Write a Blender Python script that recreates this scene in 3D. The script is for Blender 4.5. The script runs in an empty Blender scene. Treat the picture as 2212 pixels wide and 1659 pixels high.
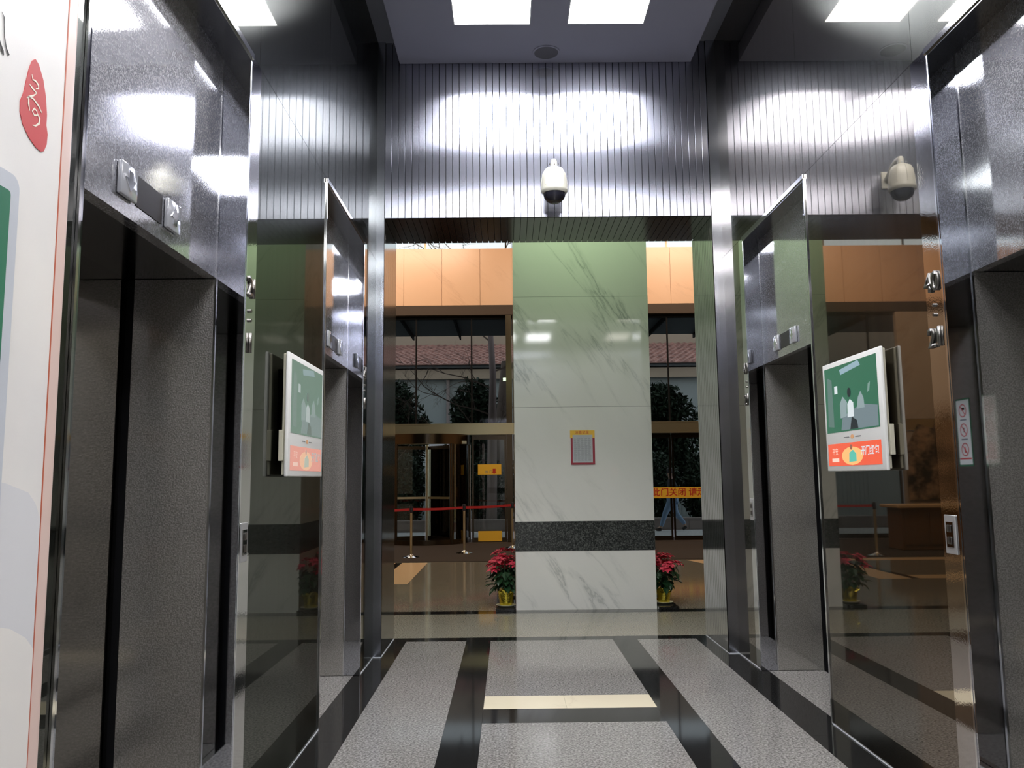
import bpy, bmesh, math, random
from mathutils import Vector, Matrix, Quaternion
random.seed(7)
R = random.Random(11)
SC = bpy.context.scene
COL = SC.collection
PI = math.pi

# ------------------------------------------------------------------ camera
def cam_setup():
    f, cx, cy, W = 1752.0, 1106.0, 829.5, 2212.0
    d = Vector((1097 - cx, -(1034 - cy), -f)).normalized()
    u = Vector((949 - cx, 14230 + cy, -f)).normalized()
    u = (u - d * u.dot(d)).normalized()
    r = d.cross(u)
    m = Matrix((r, d, u)).to_4x4()
    m.translation = Vector((0, 0, 1.5))
    c = bpy.data.cameras.new('camera')
    c.sensor_width = 36.0
    c.lens = 36.0 * f / W
    c.clip_start = 0.05
    c.clip_end = 300
    o = bpy.data.objects.new('camera', c)
    COL.objects.link(o)
    o.matrix_world = m
    SC.camera = o
cam_setup()

# ------------------------------------------------------------------ world, lights, exposure
SC.view_settings.view_transform = 'Standard'
SC.view_settings.look = 'None'
SC.view_settings.gamma = 1.0
SC.view_settings.use_curve_mapping = False
SC.view_settings.exposure = 0.28
SC.cycles.max_bounces = 14
SC.cycles.glossy_bounces = 9
SC.cycles.diffuse_bounces = 3
SC.cycles.transparent_max_bounces = 12
LAMP = 25.0
w = bpy.data.worlds.new('overcast_sky')
SC.world = w
w.use_nodes = True
bg = w.node_tree.nodes['Background']
bg.inputs[0].default_value = (0.86, 0.90, 1.0, 1)
bg.inputs[1].default_value = 1.3

def area(name, loc, size, power, color, rot=(0, 0, 0), sy=None):
    l = bpy.data.lights.new(name, 'AREA')
    l.energy = power
    l.color = color
    l.size = size
    if sy:
        l.shape = 'RECTANGLE'
        l.size_y = sy
    o = bpy.data.objects.new(name, l)
    o.location = loc
    o.rotation_euler = rot
    COL.objects.link(o)
    return o
# warm area lights added unseen under the hall ceiling, some washing the peach beam
area('hall_added_light_west', (-4.5, 13.5, 7.9), 1.6, 120, (1.0, 0.84, 0.64))
area('hall_added_light_middle', (0.8, 13.5, 7.9), 1.6, 90, (1.0, 0.84, 0.64))
area('hall_added_light_east', (5.5, 13.5, 7.9), 1.6, 90, (1.0, 0.84, 0.64))
area('beam_wash_west', (-3.0, 16.6, 7.9), 4.0, 115, (1.0, 0.78, 0.60), (math.radians(60), 0, 0), 0.4)
area('beam_wash_east', (4.0, 16.6, 7.9), 4.0, 115, (1.0, 0.78, 0.60), (math.radians(60), 0, 0), 0.4)
# green-white fluorescent behind the lintel that washes the top of the pillar
area('fluorescent_wash', (0.7, 8.25, 5.3), 1.7, 22, (0.72, 1.0, 0.60), (math.radians(50), 0, 0), 0.15)

# ------------------------------------------------------------------ materials
def M(name, col=(0.5, 0.5, 0.5), rough=0.5, metal=0.0, emit=None, estr=1.0, spec=0.5, coat=0.0, ior=1.5, alpha=None):
    m = bpy.data.materials.new(name)
    m.use_nodes = True
    b = m.node_tree.nodes['Principled BSDF']
    b.inputs['Base Color'].default_value = (*col, 1)
    b.inputs['Roughness'].default_value = rough
    b.inputs['Metallic'].default_value = metal
    b.inputs['IOR'].default_value = ior
    b.inputs['Specular IOR Level'].default_value = spec
    b.inputs['Coat Weight'].default_value = coat
    b.inputs['Coat Roughness'].default_value = 0.03
    if emit:
        b.inputs['Emission Color'].default_value = (*emit, 1)
        b.inputs['Emission Strength'].default_value = estr
    return m
def bsdf(m): return m.node_tree.nodes['Principled BSDF']
def NT(m):
    nt = m.node_tree
    return nt.nodes, nt.links
def coords(m, scale=(1, 1, 1), rot=(0, 0, 0), kind='Position'):
    N, L = NT(m)
    g = N.new('ShaderNodeNewGeometry')
    mp = N.new('ShaderNodeMapping')
    mp.inputs['Scale'].default_value = scale
    mp.inputs['Rotation'].default_value = rot
    L.new(g.outputs['Position'], mp.inputs['Vector'])
    return mp.outputs[0]
def noise(m, vec, scale, detail=4, rough=0.5, dist=0.0):
    N, L = NT(m)
    n = N.new('ShaderNodeTexNoise')
    n.inputs['Scale'].default_value = scale
    n.inputs['Detail'].default_value = detail
    n.inputs['Roughness'].default_value = rough
    n.inputs['Distortion'].default_value = dist
    L.new(vec, n.inputs['Vector'])
    return n.outputs['Fac']
def ramp(m, fac, stops):
    N, L = NT(m)
    r = N.new('ShaderNodeValToRGB')
    e = r.color_ramp.elements
    while len(e) < len(stops): e.new(0.5)
    for k, (p, c) in enumerate(stops):
        e[k].position = p
        e[k].color = (*c, 1) if len(c) == 3 else c
    L.new(fac, r.inputs[0])
    return r.outputs[0]
def mixc(m, fac, a, b, mode='MIX'):
    N, L = NT(m)
    x = N.new('ShaderNodeMix')
    x.data_type = 'RGBA'
    x.blend_type = mode
    if isinstance(fac, (int, float)): x.inputs[0].default_value = fac
    else: L.new(fac, x.inputs[0])
    for s, v in ((6, a), (7, b)):
        if isinstance(v, tuple): x.inputs[s].default_value = (*v, 1)
        else: L.new(v, x.inputs[s])
    return x.outputs[2]
def bump(m, h, strength, dist=0.01):
    N, L = NT(m)
    b = N.new('ShaderNodeBump')
    b.inputs['Strength'].default_value = strength
    b.inputs['Distance'].default_value = dist
    L.new(h, b.inputs['Height'])
    return b.outputs[0]

def granite(name, c0, c1, c2, scale=90, rough=0.1, coat=0.0, spec=0.5):
    m = M(name, c1, rough, spec=spec, coat=coat)
    v = coords(m)
    a = noise(m, v, scale, 3, 0.65)
    c = ramp(m, a, [(0.34, c0), (0.5, c1), (0.66, c2)])
    b = noise(m, v, 3.0, 3)
    c = mixc(m, ramp(m, b, [(0.3, (0, 0, 0)), (0.7, (0.12, 0.12, 0.12))]), c, c0)
    NT(m)[1].new(c, bsdf(m).inputs['Base Color'])
    return m
def marble(name, base, vein, rough=0.12, rotz=0.7, density=0.55, plane='xz', blotch=None):
    m = M(name, base, rough, spec=0.5)
    N, L = NT(m)
    v0 = coords(m, (1, 1, 1), (0, rotz, 0))
    mp2 = N.new('ShaderNodeMapping'); mp2.inputs['Scale'].default_value = (1.5, 1.2, 0.30)
    L.new(v0, mp2.inputs['Vector'])
    v = mp2.outputs[0]
    n1 = noise(m, v, 1.5, 6, 0.6, 0.35)
    # thin ridges where the noise crosses its middle
    s = N.new('ShaderNodeMath'); s.operation = 'SUBTRACT'; L.new(n1, s.inputs[0]); s.inputs[1].default_value = 0.5
    ab = N.new('ShaderNodeMath'); ab.operation = 'ABSOLUTE'; L.new(s.outputs[0], ab.inputs[0])
    line = ramp(m, ab.outputs[0], [(0.0, (1, 1, 1)), (0.012, (0.35, 0.35, 0.35)), (0.045, (0, 0, 0))])
    mask = ramp(m, noise(m, v, 1.7, 3), [(0.45, (0, 0, 0)), (0.7, (density, density, density))])
    f = mixc(m, 1.0, line, mask, 'MULTIPLY')
    c = mixc(m, f, base, vein)
    cl = noise(m, v, 0.8, 5)
    c = mixc(m, ramp(m, cl, [(0.4, (0, 0, 0)), (0.75, (0.35, 0.35, 0.35))]), c, blotch or vein)
    L.new(c, bsdf(m).inputs['Base Color'])
    return m
def steel(name, col, rough, aniso=0.0, tangent=None, bump_scale=None, bump_str=0.0, streak=0.0, bdist=0.001):
    m = M(name, col, rough, 1.0)
    N, L = NT(m)
    if aniso:
        bsdf(m).inputs['Anisotropic'].default_value = aniso
        t = N.new('ShaderNodeCombineXYZ')
        for k in range(3): t.inputs[k].default_value = tangent[k]
        L.new(t.outputs[0], bsdf(m).inputs['Tangent'])
    if bump_scale:
        v = coords(m)
        L.new(bump(m, noise(m, v, bump_scale, 2), bump_str, bdist), bsdf(m).inputs['Normal'])
    if streak:
        v = coords(m, (9, 9, 0.35))
        s = noise(m, v, 1.5, 4)
        c = mixc(m, s, tuple(x * (1 - streak) for x in col), tuple(min(1, x * (1 + streak)) for x in col))
        L.new(c, bsdf(m).inputs['Base Color'])
    return m
def two_lobe(name, col, r1, r2, mixf, tangent, col2=None, wav=0.0):
    """polished sheet metal: a sharp mirror plus the soft haze of the vertical brushing"""
    m = M(name, col, r1, 1.0)
    N, L = NT(m)
    N.remove(bsdf(m))
    b1 = N.new('ShaderNodeBsdfAnisotropic')
    b1.distribution = 'GGX'
    b1.inputs['Color'].default_value = (*col, 1)
    b1.inputs['Roughness'].default_value = r1
    b2 = N.new('ShaderNodeBsdfPrincipled')
    c2 = col2 or col
    b2.inputs['Base Color'].default_value = (*c2, 1)
    b2.inputs['Metallic'].default_value = 1
    b2.inputs['Roughness'].default_value = r2
    b2.inputs['Anisotropic'].default_value = 0.85
    t = N.new('ShaderNodeCombineXYZ')
    for k in range(3): t.inputs[k].default_value = tangent[k]
    L.new(t.outputs[0], b2.inputs['Tangent'])
    v = coords(m, (14, 14, 0.5))
    s = noise(m, v, 1.5, 4, 0.6)
    L.new(ramp(m, s, [(0.35, tuple(x * 0.7 for x in c2)), (0.7, c2)]), b2.inputs['Base Color'])
    if wav:
        vv = coords(m, (1, 1, 0.35))
        nb = bump(m, noise(m, vv, 2.2, 1), wav, 0.02)
        L.new(nb, b1.inputs['Normal'])
    mx = N.new('ShaderNodeMixShader')
    mx.inputs[0].default_value = mixf
    L.new(b1.outputs[0], mx.inputs[1])
    L.new(b2.outputs[0], mx.inputs[2])
    L.new(mx.outputs[0], N['Material Output'].inputs[0])
    return m
def glass(name, tint=(0.8, 0.85, 0.83), ior=1.45, refl=1.0):
    m = bpy.data.materials.new(name)
    m.use_nodes = True
    N, L = NT(m)
    N.remove(N['Principled BSDF'])
    t = N.new('ShaderNodeBsdfTransparent'); t.inputs[0].default_value = (*tint, 1)
    g = N.new('ShaderNodeBsdfGlossy'); g.inputs['Roughness'].default_value = 0.0
    g.inputs[0].default_value = (refl, refl, refl, 1)
    fr = N.new('ShaderNodeFresnel'); fr.inputs[0].default_value = ior
    mx = N.new('ShaderNodeMixShader')
    L.new(fr.outputs[0], mx.inputs[0]); L.new(t.outputs[0], mx.inputs[1]); L.new(g.outputs[0], mx.inputs[2])
    L.new(mx.outputs[0], N['Material Output'].inputs[0])
    return m

T = {}
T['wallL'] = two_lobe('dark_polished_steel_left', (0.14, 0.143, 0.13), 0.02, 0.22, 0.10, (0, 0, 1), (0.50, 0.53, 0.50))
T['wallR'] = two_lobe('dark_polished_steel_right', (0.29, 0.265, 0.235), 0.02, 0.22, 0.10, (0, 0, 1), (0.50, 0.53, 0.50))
def ribsteel(name, col, rough, an, broad, tangent=(0, 0, 1)):
    m = M(name, col, 0.38, 1.0)
    N, L = NT(m)
    g = N.new('ShaderNodeBsdfAnisotropic')
    g.distribution = 'BECKMANN'
    g.inputs['Roughness'].default_value = rough
    g.inputs['Anisotropy'].default_value = an
    t = N.new('ShaderNodeCombineXYZ')
    for k in range(3): t.inputs[k].default_value = tangent[k]
    L.new(t.outputs[0], g.inputs['Tangent'])
    v = coords(m, (9, 9, 0.35))
    c = mixc(m, noise(m, v, 1.5, 4), tuple(x * 0.92 for x in col), tuple(x * 1.08 for x in col))
    L.new(c, g.inputs['Color'])
    mx = N.new('ShaderNodeMixShader'); mx.inputs[0].default_value = broad
    L.new(g.outputs[0], mx.inputs[1]); L.new(bsdf(m).outputs[0], mx.inputs[2]); L.new(mx.outputs[0], N['Material Output'].inputs[0])
    return m
T['rib'] = ribsteel('brushed_rib_steel', (0.38, 0.39, 0.455), 0.24, 0.62, 0.20)
T['rib_side'] = steel('brushed_rib_steel_side', (0.42, 0.42, 0.42), 0.12, 0.6, (0, 1, 0))
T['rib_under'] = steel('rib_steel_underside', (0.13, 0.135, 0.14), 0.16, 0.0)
T['post'] = steel('smooth_post_steel', (0.48, 0.50, 0.56), 0.16, 0.8, (1, 0, 0))
def linen(name, col, r1, col2, mixf, lo=0.15):
    m = M(name, col, r1, 1.0)
    N, L = NT(m)
    b1 = bsdf(m)
    b2 = N.new('ShaderNodeBsdfPrincipled')
    b2.inputs['Metallic'].default_value = 1
    b2.inputs['Roughness'].default_value = 0.5
    v = coords(m)
    n = noise(m, v, 150, 2, 0.6)
    L.new(ramp(m, n, [(0.40, tuple(x * lo for x in col2)), (0.62, col2)]), b2.inputs['Base Color'])  # embossing's glints of lamp light put into the speckle colour
    nb = bump(m, n, 0.6, 0.003)
    L.new(nb, b2.inputs['Normal'])
    L.new(bump(m, n, 0.10, 0.0008), b1.inputs['Normal'])
    mx = N.new('ShaderNodeMixShader'); mx.inputs[0].default_value = mixf
    L.new(b1.outputs[0], mx.inputs[1]); L.new(b2.outputs[0], mx.inputs[2]); L.new(mx.outputs[0], N['Material Output'].inputs[0])
    return m
T['linen'] = linen('linen_embossed_steel', (0.62, 0.62, 0.63), 0.045, (0.80, 0.80, 0.85), 0.24, 0.5)
T['linen_dark'] = linen('linen_embossed_jamb_steel', (0.44, 0.425, 0.405), 0.06, (0.85, 0.82, 0.78), 0.40, 0.62)
T['strip'] = steel('pilaster_steel', (0.58, 0.57, 0.56), 0.045, bump_scale=130, bump_str=0.10, bdist=0.001)
T['niche'] = steel('niche_face_steel', (0.55, 0.57, 0.63), 0.03)
T['chrome'] = steel('chrome', (0.82, 0.83, 0.85), 0.08)
T['doorm'] = steel('dark_lift_door_steel', (0.36, 0.35, 0.33), 0.05, bump_scale=150, bump_str=0.08)
T['black'] = M('black_gap', (0.008, 0.008, 0.009), 0.6, spec=0.1)
T['soffit'] = steel('dark_soffit_steel', (0.16, 0.165, 0.18), 0.15)
T['gray'] = granite('grey_granite', (0.10, 0.096, 0.09), (0.25, 0.24, 0.228), (0.44, 0.425, 0.405), 75, 0.10)
T['blackst'] = granite('black_granite', (0.006, 0.006, 0.006), (0.013, 0.013, 0.013), (0.03, 0.03, 0.03), 120, 0.06)
T['cream'] = marble('cream_marble', (0.82, 0.74, 0.55), (0.60, 0.52, 0.38), 0.12)
T['hallfloor'] = granite('warm_hall_granite', (0.15, 0.13, 0.10), (0.27, 0.24, 0.19), (0.38, 0.35, 0.29), 60, 0.09)
T['hallgray'] = granite('beige_hall_granite', (0.15, 0.14, 0.11), (0.30, 0.28, 0.225), (0.46, 0.43, 0.36), 75, 0.08)
T['peachfloor'] = M('peach_floor_stone', (0.90, 0.62, 0.36), 0.2)
T['carpet'] = granite('brown_entrance_mat', (0.04, 0.03, 0.025), (0.06, 0.047, 0.04), (0.08, 0.065, 0.055), 200, 0.9, spec=0.1)
T['pillar'] = marble('white_veined_marble', (0.79, 0.78, 0.73), (0.30, 0.32, 0.30), 0.05, 0.585, 0.8, blotch=(0.60, 0.61, 0.58))
T['band'] = granite('dark_speckled_granite', (0.012, 0.014, 0.014), (0.035, 0.038, 0.037), (0.13, 0.14, 0.13), 70, 0.12)
T['peach'] = marble('peach_marble', (0.78, 0.50, 0.32), (0.50, 0.28, 0.17), 0.3, 0.9, 0.5, blotch=(0.72, 0.50, 0.33))
T['westwall'] = marble('brown_peach_marble', (0.56, 0.46, 0.37), (0.30, 0.20, 0.14), 0.3, 0.9, 0.5)
T['brownbeam'] = M('brown_beam_soffit', (0.075, 0.055, 0.042), 0.6, spec=0.2)  # brown darkened to hold the shade of the recessed beam underside
T['ceil'] = M('ceiling_paint', (0.27, 0.275, 0.36), 0.6)
T['ceil2'] = M('upper_ceiling_paint', (0.20, 0.21, 0.25), 0.6)
T['lamp'] = M('lamp_diffuser', (0.9, 0.9, 0.9), 0.6, emit=(0.97, 0.97, 1.0), estr=LAMP)
T['lampframe'] = M('lamp_frame', (0.6, 0.6, 0.62), 0.4)
T['white'] = M('white_plastic', (0.80, 0.80, 0.78), 0.35)
T['beige'] = M('beige_plastic', (0.50, 0.48, 0.38), 0.45)
T['ivory'] = M('ivory_housing', (0.52, 0.51, 0.44), 0.35)
T['dome'] = M('smoked_dome', (0.02, 0.02, 0.03), 0.06, spec=0.7)
T['brass'] = steel('brass', (0.80, 0.74, 0.52), 0.30)
T['brassdk'] = steel('dark_bronze', (0.13, 0.105, 0.075), 0.22)
T['glass'] = glass('facade_glass', (0.62, 0.65, 0.64))
T['clear'] = glass('clear_glass', (0.86, 0.9, 0.88))
T['red'] = M('red_belt', (0.55, 0.03, 0.035), 0.6)
T['yellow'] = M('yellow_sticker', (0.85, 0.50, 0.04), 0.5)
T['redtext'] = M('red_print', (0.55, 0.04, 0.02), 0.5)
T['maroon'] = M('maroon_frame', (0.33, 0.02, 0.04), 0.4)
T['paper'] = M('grey_white_paper', (0.50, 0.52, 0.54), 0.7)
T['ink'] = M('grey_print', (0.22, 0.22, 0.23), 0.8)
T['leaf'] = M('dark_green_leaf', (0.012, 0.045, 0.016), 0.4)
T['tree'] = M('evergreen_leaf', (0.018, 0.034, 0.018), 0.6, spec=0.2)
T['leaf2'] = M('shrub_leaf', (0.022, 0.045, 0.024), 0.5)
T['lightleaf'] = M('pale_green_leaf', (0.22, 0.30, 0.13), 0.5)
T['bract'] = M('red_bract', (0.62, 0.035, 0.08), 0.5)
T['gold'] = steel('gold_foil', (0.75, 0.62, 0.08), 0.25, bump_scale=60, bump_str=0.6, bdist=0.006)
T['saucer'] = M('pale_saucer', (0.72, 0.70, 0.50), 0.4)
T['terracotta'] = M('terracotta', (0.25, 0.10, 0.06), 0.7)
T['bark'] = M('grey_brown_bark', (0.16, 0.12, 0.10), 0.9)
T['plate'] = M('call_plate_metal', (0.55, 0.55, 0.56), 0.3, 0.6)
T['silicone'] = M('grey_white_sealant', (0.45, 0.47, 0.50), 0.5)

# ------------------------------------------------------------------ helpers
def wloc(p):
    v = Vector((0, 0, 0))
    while p:
        v += p.location
        p = p.parent
    return v
def link(name, me, mat, parent=None, origin=None):
    o = bpy.data.objects.new(name, me)
    COL.objects.link(o)
    if mat is not None and len(me.materials) == 0: me.materials.append(mat)
    if parent is not None:
        o.parent = parent
        o.location = (origin or Vector((0, 0, 0))) - wloc(parent)
    elif origin: o.location = origin
    return o
def tag(o, label=None, cat=None, group=None, kind=None):
    if label: o['label'] = label
    if cat: o['category'] = cat
    if group: o['group'] = group
    if kind: o['kind'] = kind
    return o
def empty(name, loc, label, cat, group=None):
    o = bpy.data.objects.new(name, None)
    o.location = loc
    o.empty_display_size = 0.1
    COL.objects.link(o)
    return tag(o, label, cat, group)
def from_bm(name, bm, mat, parent=None, smooth=False, recenter=True):
    bmesh.ops.recalc_face_normals(bm, faces=bm.faces[:])
    vs = [v.co for v in bm.verts]
    c = Vector([(min(v[k] for v in vs) + max(v[k] for v in vs)) / 2 for k in range(3)])
    if recenter:
        for v in bm.verts: v.co -= c
    else: c = Vector((0, 0, 0))
    me = bpy.data.meshes.new(name)
    bm.to_mesh(me)
    bm.free()
    if smooth:
        for p in me.polygons: p.use_smooth = True
        try: me.set_sharp_from_angle(angle=math.radians(40))
        except Exception: pass
    return link(name, me, mat, parent, c)
def abox(bm, x0, x1, y0, y1, z0, z1):
    vs = [bm.verts.new((x, y, z)) for x in (min(x0, x1), max(x0, x1)) for y in (min(y0, y1), max(y0, y1)) for z in (min(z0, z1), max(z0, z1))]
    for f in ((0, 1, 3, 2), (4, 6, 7, 5), (0, 4, 5, 1), (2, 3, 7, 6), (0, 2, 6, 4), (1, 5, 7, 3)):
        bm.faces.new([vs[k] for k in f])
    return vs
def box(name, x0, x1, y0, y1, z0, z1, mat, parent=None, bev=0.0, seg=2):
    bm = bmesh.new()
    abox(bm, x0, x1, y0, y1, z0, z1)
    if bev:
        bmesh.ops.bevel(bm, geom=bm.edges[:], offset=bev, segments=seg, affect='EDGES', profile=0.5)
    return from_bm(name, bm, mat, parent, smooth=bool(bev and seg > 1))
def boxes(name, lst, mat, parent=None):
    bm = bmesh.new()
    for b in lst: abox(bm, *b)
    return from_bm(name, bm, mat, parent)
def lathe(name, prof, loc, mat, parent=None, n=28, axis='z'):
    bm = bmesh.new()
    rings = []
    for r, z in prof:
        if r < 1e-6: rings.append([bm.verts.new((0, 0, z))])
        else: rings.append([bm.verts.new((r * math.cos(2 * PI * k / n), r * math.sin(2 * PI * k / n), z)) for k in range(n)])
    for a, b in zip(rings, rings[1:]):
        for k in range(n):
            k2 = (k + 1) % n
            if len(a) == 1 and len(b) == 1: continue
            if len(a) == 1: bm.faces.new((a[0], b[k], b[k2]))
            elif len(b) == 1: bm.faces.new((a[k], a[k2], b[0]))
            else: bm.faces.new((a[k], a[k2], b[k2], b[k]))
    rot = {'z': Matrix.Identity(3), 'x': Matrix.Rotation(PI / 2, 3, 'Y'), 'y': Matrix.Rotation(-PI / 2, 3, 'X')}[axis]
    for v in bm.verts: v.co = rot @ v.co + Vector(loc)
    return from_bm(name, bm, mat, parent, smooth=True)
def tube_bm(bm, pts, rad, n=6):
    pts = [Vector(p) for p in pts]
    if not isinstance(rad, (list, tuple)): rad = [rad] * len(pts)
    rings = []
    for i, p in enumerate(pts):
        d = (pts[min(i + 1, len(pts) - 1)] - pts[max(i - 1, 0)]).normalized()
        a = d.orthogonal().normalized() if i == 0 else (a - d * a.dot(d)).normalized()
        b = d.cross(a)
        rings.append([bm.verts.new(p + (a * math.cos(2 * PI * k / n) + b * math.sin(2 * PI * k / n)) * rad[i]) for k in range(n)])
    for A, B in zip(rings, rings[1:]):
        for k in range(n): bm.faces.new((A[k], A[(k + 1) % n], B[(k + 1) % n], B[k]))
    bm.faces.new(rings[0][::-1]); bm.faces.new(rings[-1])
def tube(name, pts, rad, mat, parent=None, n=8):
    bm = bmesh.new()
    tube_bm(bm, pts, rad, n)
    return from_bm(name, bm, mat, parent, smooth=True)
# a flat patch on a vertical plane; P maps (u,v) on that plane to the world
def patch(name, pts, P, d, mat, parent, thick=0.0015):
    """polygon given in plane coordinates, standing `d` proud of the plane"""
    bm = bmesh.new()
    a = [bm.verts.new(P(u, v, d)) for u, v in pts]
    b = [bm.verts.new(P(u, v, d - thick)) for u, v in pts]
    bm.faces.new(a); bm.faces.new(b[::-1])
    n = len(pts)
    for k in range(n): bm.faces.new((a[k], b[k], b[(k + 1) % n], a[(k + 1) % n]))
    return from_bm(name, bm, mat, parent)
def rect(u0, u1, v0, v1): return [(u0, v0), (u1, v0), (u1, v1), (u0, v1)]
def ell(u, v, a, b, n=20): return [(u + a * math.cos(2 * PI * k / n), v + b * math.sin(2 * PI * k / n)) for k in range(n)]
def ring_patch(name, u, v, r0, r1, P, d, mat, parent, n=24):
    bm = bmesh.new()
    A = [bm.verts.new(P(u + r0 * math.cos(2 * PI * k / n), v + r0 * math.sin(2 * PI * k / n), d)) for k in range(n)]
    B = [bm.verts.new(P(u + r1 * math.cos(2 * PI * k / n), v + r1 * math.sin(2 * PI * k / n), d)) for k in range(n)]
    for k in range(n): bm.faces.new((A[k], A[(k + 1) % n], B[(k + 1) % n], B[k]))
    return from_bm(name, bm, mat, parent)
def planeP(kind, c):
    # kind '+x': plane x=c seen from +x, u runs along -y?  (u grows to the viewer's right)
    if kind == '+x': return lambda u, v, d: Vector((c + d, u, v))       # viewer at larger x, right = +y
    if kind == '-x': return lambda u, v, d: Vector((c - d, -u, v))      # viewer at smaller x, right = -y (pass u=-y)
    if kind == '-y': return lambda u, v, d: Vector((u, c - d, v))       # viewer at smaller y, right = +x
def text(name, s, P, u, v, size, d, mat, parent, extr=0.001, shear=0.0, sx=1.0, fontw=0.0, align='CENTER'):
    cu = bpy.data.curves.new(name, 'FONT')
    cu.body = s
    cu.size = size
    cu.align_x = align
    cu.align_y = 'CENTER'
    cu.offset = fontw
    cu.shear = shear
    cu.resolution_u = 3
    o = bpy.data.objects.new(name, cu)
    COL.objects.link(o)
    dg = bpy.context.evaluated_depsgraph_get()
    me = bpy.data.meshes.new_from_object(o.evaluated_get(dg))
    bpy.data.objects.remove(o)
    bm = bmesh.new()
    bm.from_mesh(me)
    bpy.data.meshes.remove(me)
    if len(bm.verts) == 0:
        bm.free(); return None
    if extr > 0.0005:
        r = bmesh.ops.extrude_face_region(bm, geom=bm.faces[:])
        for e in r['geom']:
            if isinstance(e, bmesh.types.BMVert): e.co.z += extr
    for vv in bm.verts: vv.co = P(u + vv.co.x * sx, v + vv.co.y, d + vv.co.z)
    return from_bm(name, bm, mat, parent)
def brush(name, pts, wid, P, d, mat, parent):
    """a brush stroke of varying width lying on a plane"""
    pts = [Vector((a, b)) for a, b in pts]
    L_, R_ = [], []
    for i, p in enumerate(pts):
        t = (pts[min(i + 1, len(pts) - 1)] - pts[max(0, i - 1)]).normalized()
        n = Vector((-t.y, t.x)) * wid[i]
        L_.append(p + n); R_.append(p - n)
    bm = bmesh.new()
    a = [bm.verts.new(P(q.x, q.y, d)) for q in L_]
    b = [bm.verts.new(P(q.x, q.y, d)) for q in R_]
    for k in range(len(a) - 1): bm.faces.new((a[k], a[k + 1], b[k + 1], b[k]))
    return from_bm(name, bm, mat, parent)
def copy_tree(o, parent=None):
    c = o.copy(); COL.objects.link(c); c.parent = parent
    for ch in [q for q in list(bpy.data.objects) if q.parent == o]: copy_tree(ch, c)
    return c

# corridor dimensions
XL, XR = -1.165, 1.96
NICHES = ((2.15, 3.54), (5.12, 6.50))
ZP = 3.46            # top of the lift portals
ZH = 2.395           # head of the lift door openings
YF = 7.13            # front wall of the corridor
YB = 7.93            # its hall side
ZL = 3.855           # lintel underside
ZC = 5.33            # dropped ceiling
ZU = 5.535           # upper ceiling
Y0 = -4.4            # near end of the corridor

# ------------------------------------------------------------------ floor
fl = tag(box('floor', -9, 9, -9, 19.3, -0.30, -0.021, T['black']), kind='structure')
def slab(x0, x1, y0, y1, mat, name='stone_slab', g=0.0007, z=0.0):
    return box(name, x0 + g, x1 - g, y0 + g, y1 - g, z - 0.02, z, mat, fl)
def slabs_y(x0, x1, ys, mat, name='stone_slab'):
    for a, b in zip(ys, ys[1:]): slab(x0, x1, a, b, mat, name)
BX = [(-0.40, -0.175), (0.967, 1.192)]
YN = 7.79
gy = [Y0, -2.7, -1.0, 0.25, 1.45, 2.6, 3.75, 4.9, 6.1, YN]
slabs_y(-0.962, -0.40, gy, T['gray'])
slabs_y(1.192, 1.742, gy, T['gray'])
for a, b in BX: slabs_y(a, b, [Y0, -3.0, -1.5, 0, 1.45, 3.0, 4.55, 6.1, YN], T['blackst'], 'black_border_slab')
# centre panels with cream cross bands
for yc in (5.22, 2.25, -0.72, -3.69):
    slab(-0.175, 0.967, yc, yc + 0.31, T['blackst'], 'black_border_slab')
    slab(-0.175, 0.373, yc + 0.31, yc + 0.63, T['cream'], 'cream_slab')
    slab(0.373, 0.967, yc + 0.31, yc + 0.63, T['cream'], 'cream_slab')
for a, b in ((5.85, YN), (2.88, 5.22), (-0.09, 2.25), (-3.06, -0.72)):
    n = 2
    slabs_y(-0.175, 0.967, [a + (b - a) * k / n for k in range(n + 1)], T['gray'])
slab(-0.175, 0.967, Y0, -3.69, T['gray'])
slabs_y(-1.212, -0.962, gy, T['blackst'], 'black_border_slab')
slabs_y(1.742, 2.007, gy, T['blackst'], 'black_border_slab')
for a, b in NICHES:
    slab(-1.75, -1.212, a, b, T['gray']); slab(2.007, 2.55, a, b, T['gray'])
slab(-1.212, 2.007, YN, 7.955, T['blackst'], 'black_border_slab')
slabs_y(-9, 9, [7.955, 9.31], T['hallgray'], 'hall_slab')
slab(-9, 9, 9.33, 9.52, T['blackst'], 'black_border_slab')
slab(-9, 9, 9.52, 15.1, T['hallfloor'], 'hall_slab')
slab(-9, 9, 9.31, 9.33, T['blackst'], 'black_border_slab')
slab(-9, 9, 15.1, 19.3, T['hallfloor'], 'hall_slab')
slab(-9, 9, -9, Y0, T['gray'], 'rear_hall_slab')
# peach inlays in the hall floor
def inlay(pts, mat, z=0.0012):
    bm = bmesh.new()
    a = [bm.verts.new((x, y, z)) for x, y in pts]; b = [bm.verts.new((x, y, -0.01)) for x, y in pts]
    bm.faces.new(a); bm.faces.new(b[::-1])
    for k in range(len(a)): bm.faces.new((a[k], b[k], b[(k + 1) % len(a)], a[(k + 1) % len(a)]))
    return from_bm('peach_inlay' if mat is T['peachfloor'] else 'black_inlay', bm, mat, fl)
inlay([(-1.93, 15.0), (-1.47, 15.0), (-1.47, 12.0), (-1.93, 12.0)], T['peachfloor'])
inlay([(-2.05, 15.0), (-1.93, 15.0), (-1.93, 12.0), (-2.05, 12.0)], T['blackst'])
inlay([(3.23, 15.0), (3.65, 15.0), (3.65, 13.3)], T['peachfloor'])
inlay([(-8, 15.0), (-2.05, 15.0), (-2.05, 14.6), (-8, 14.6)], T['peachfloor'])
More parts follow.
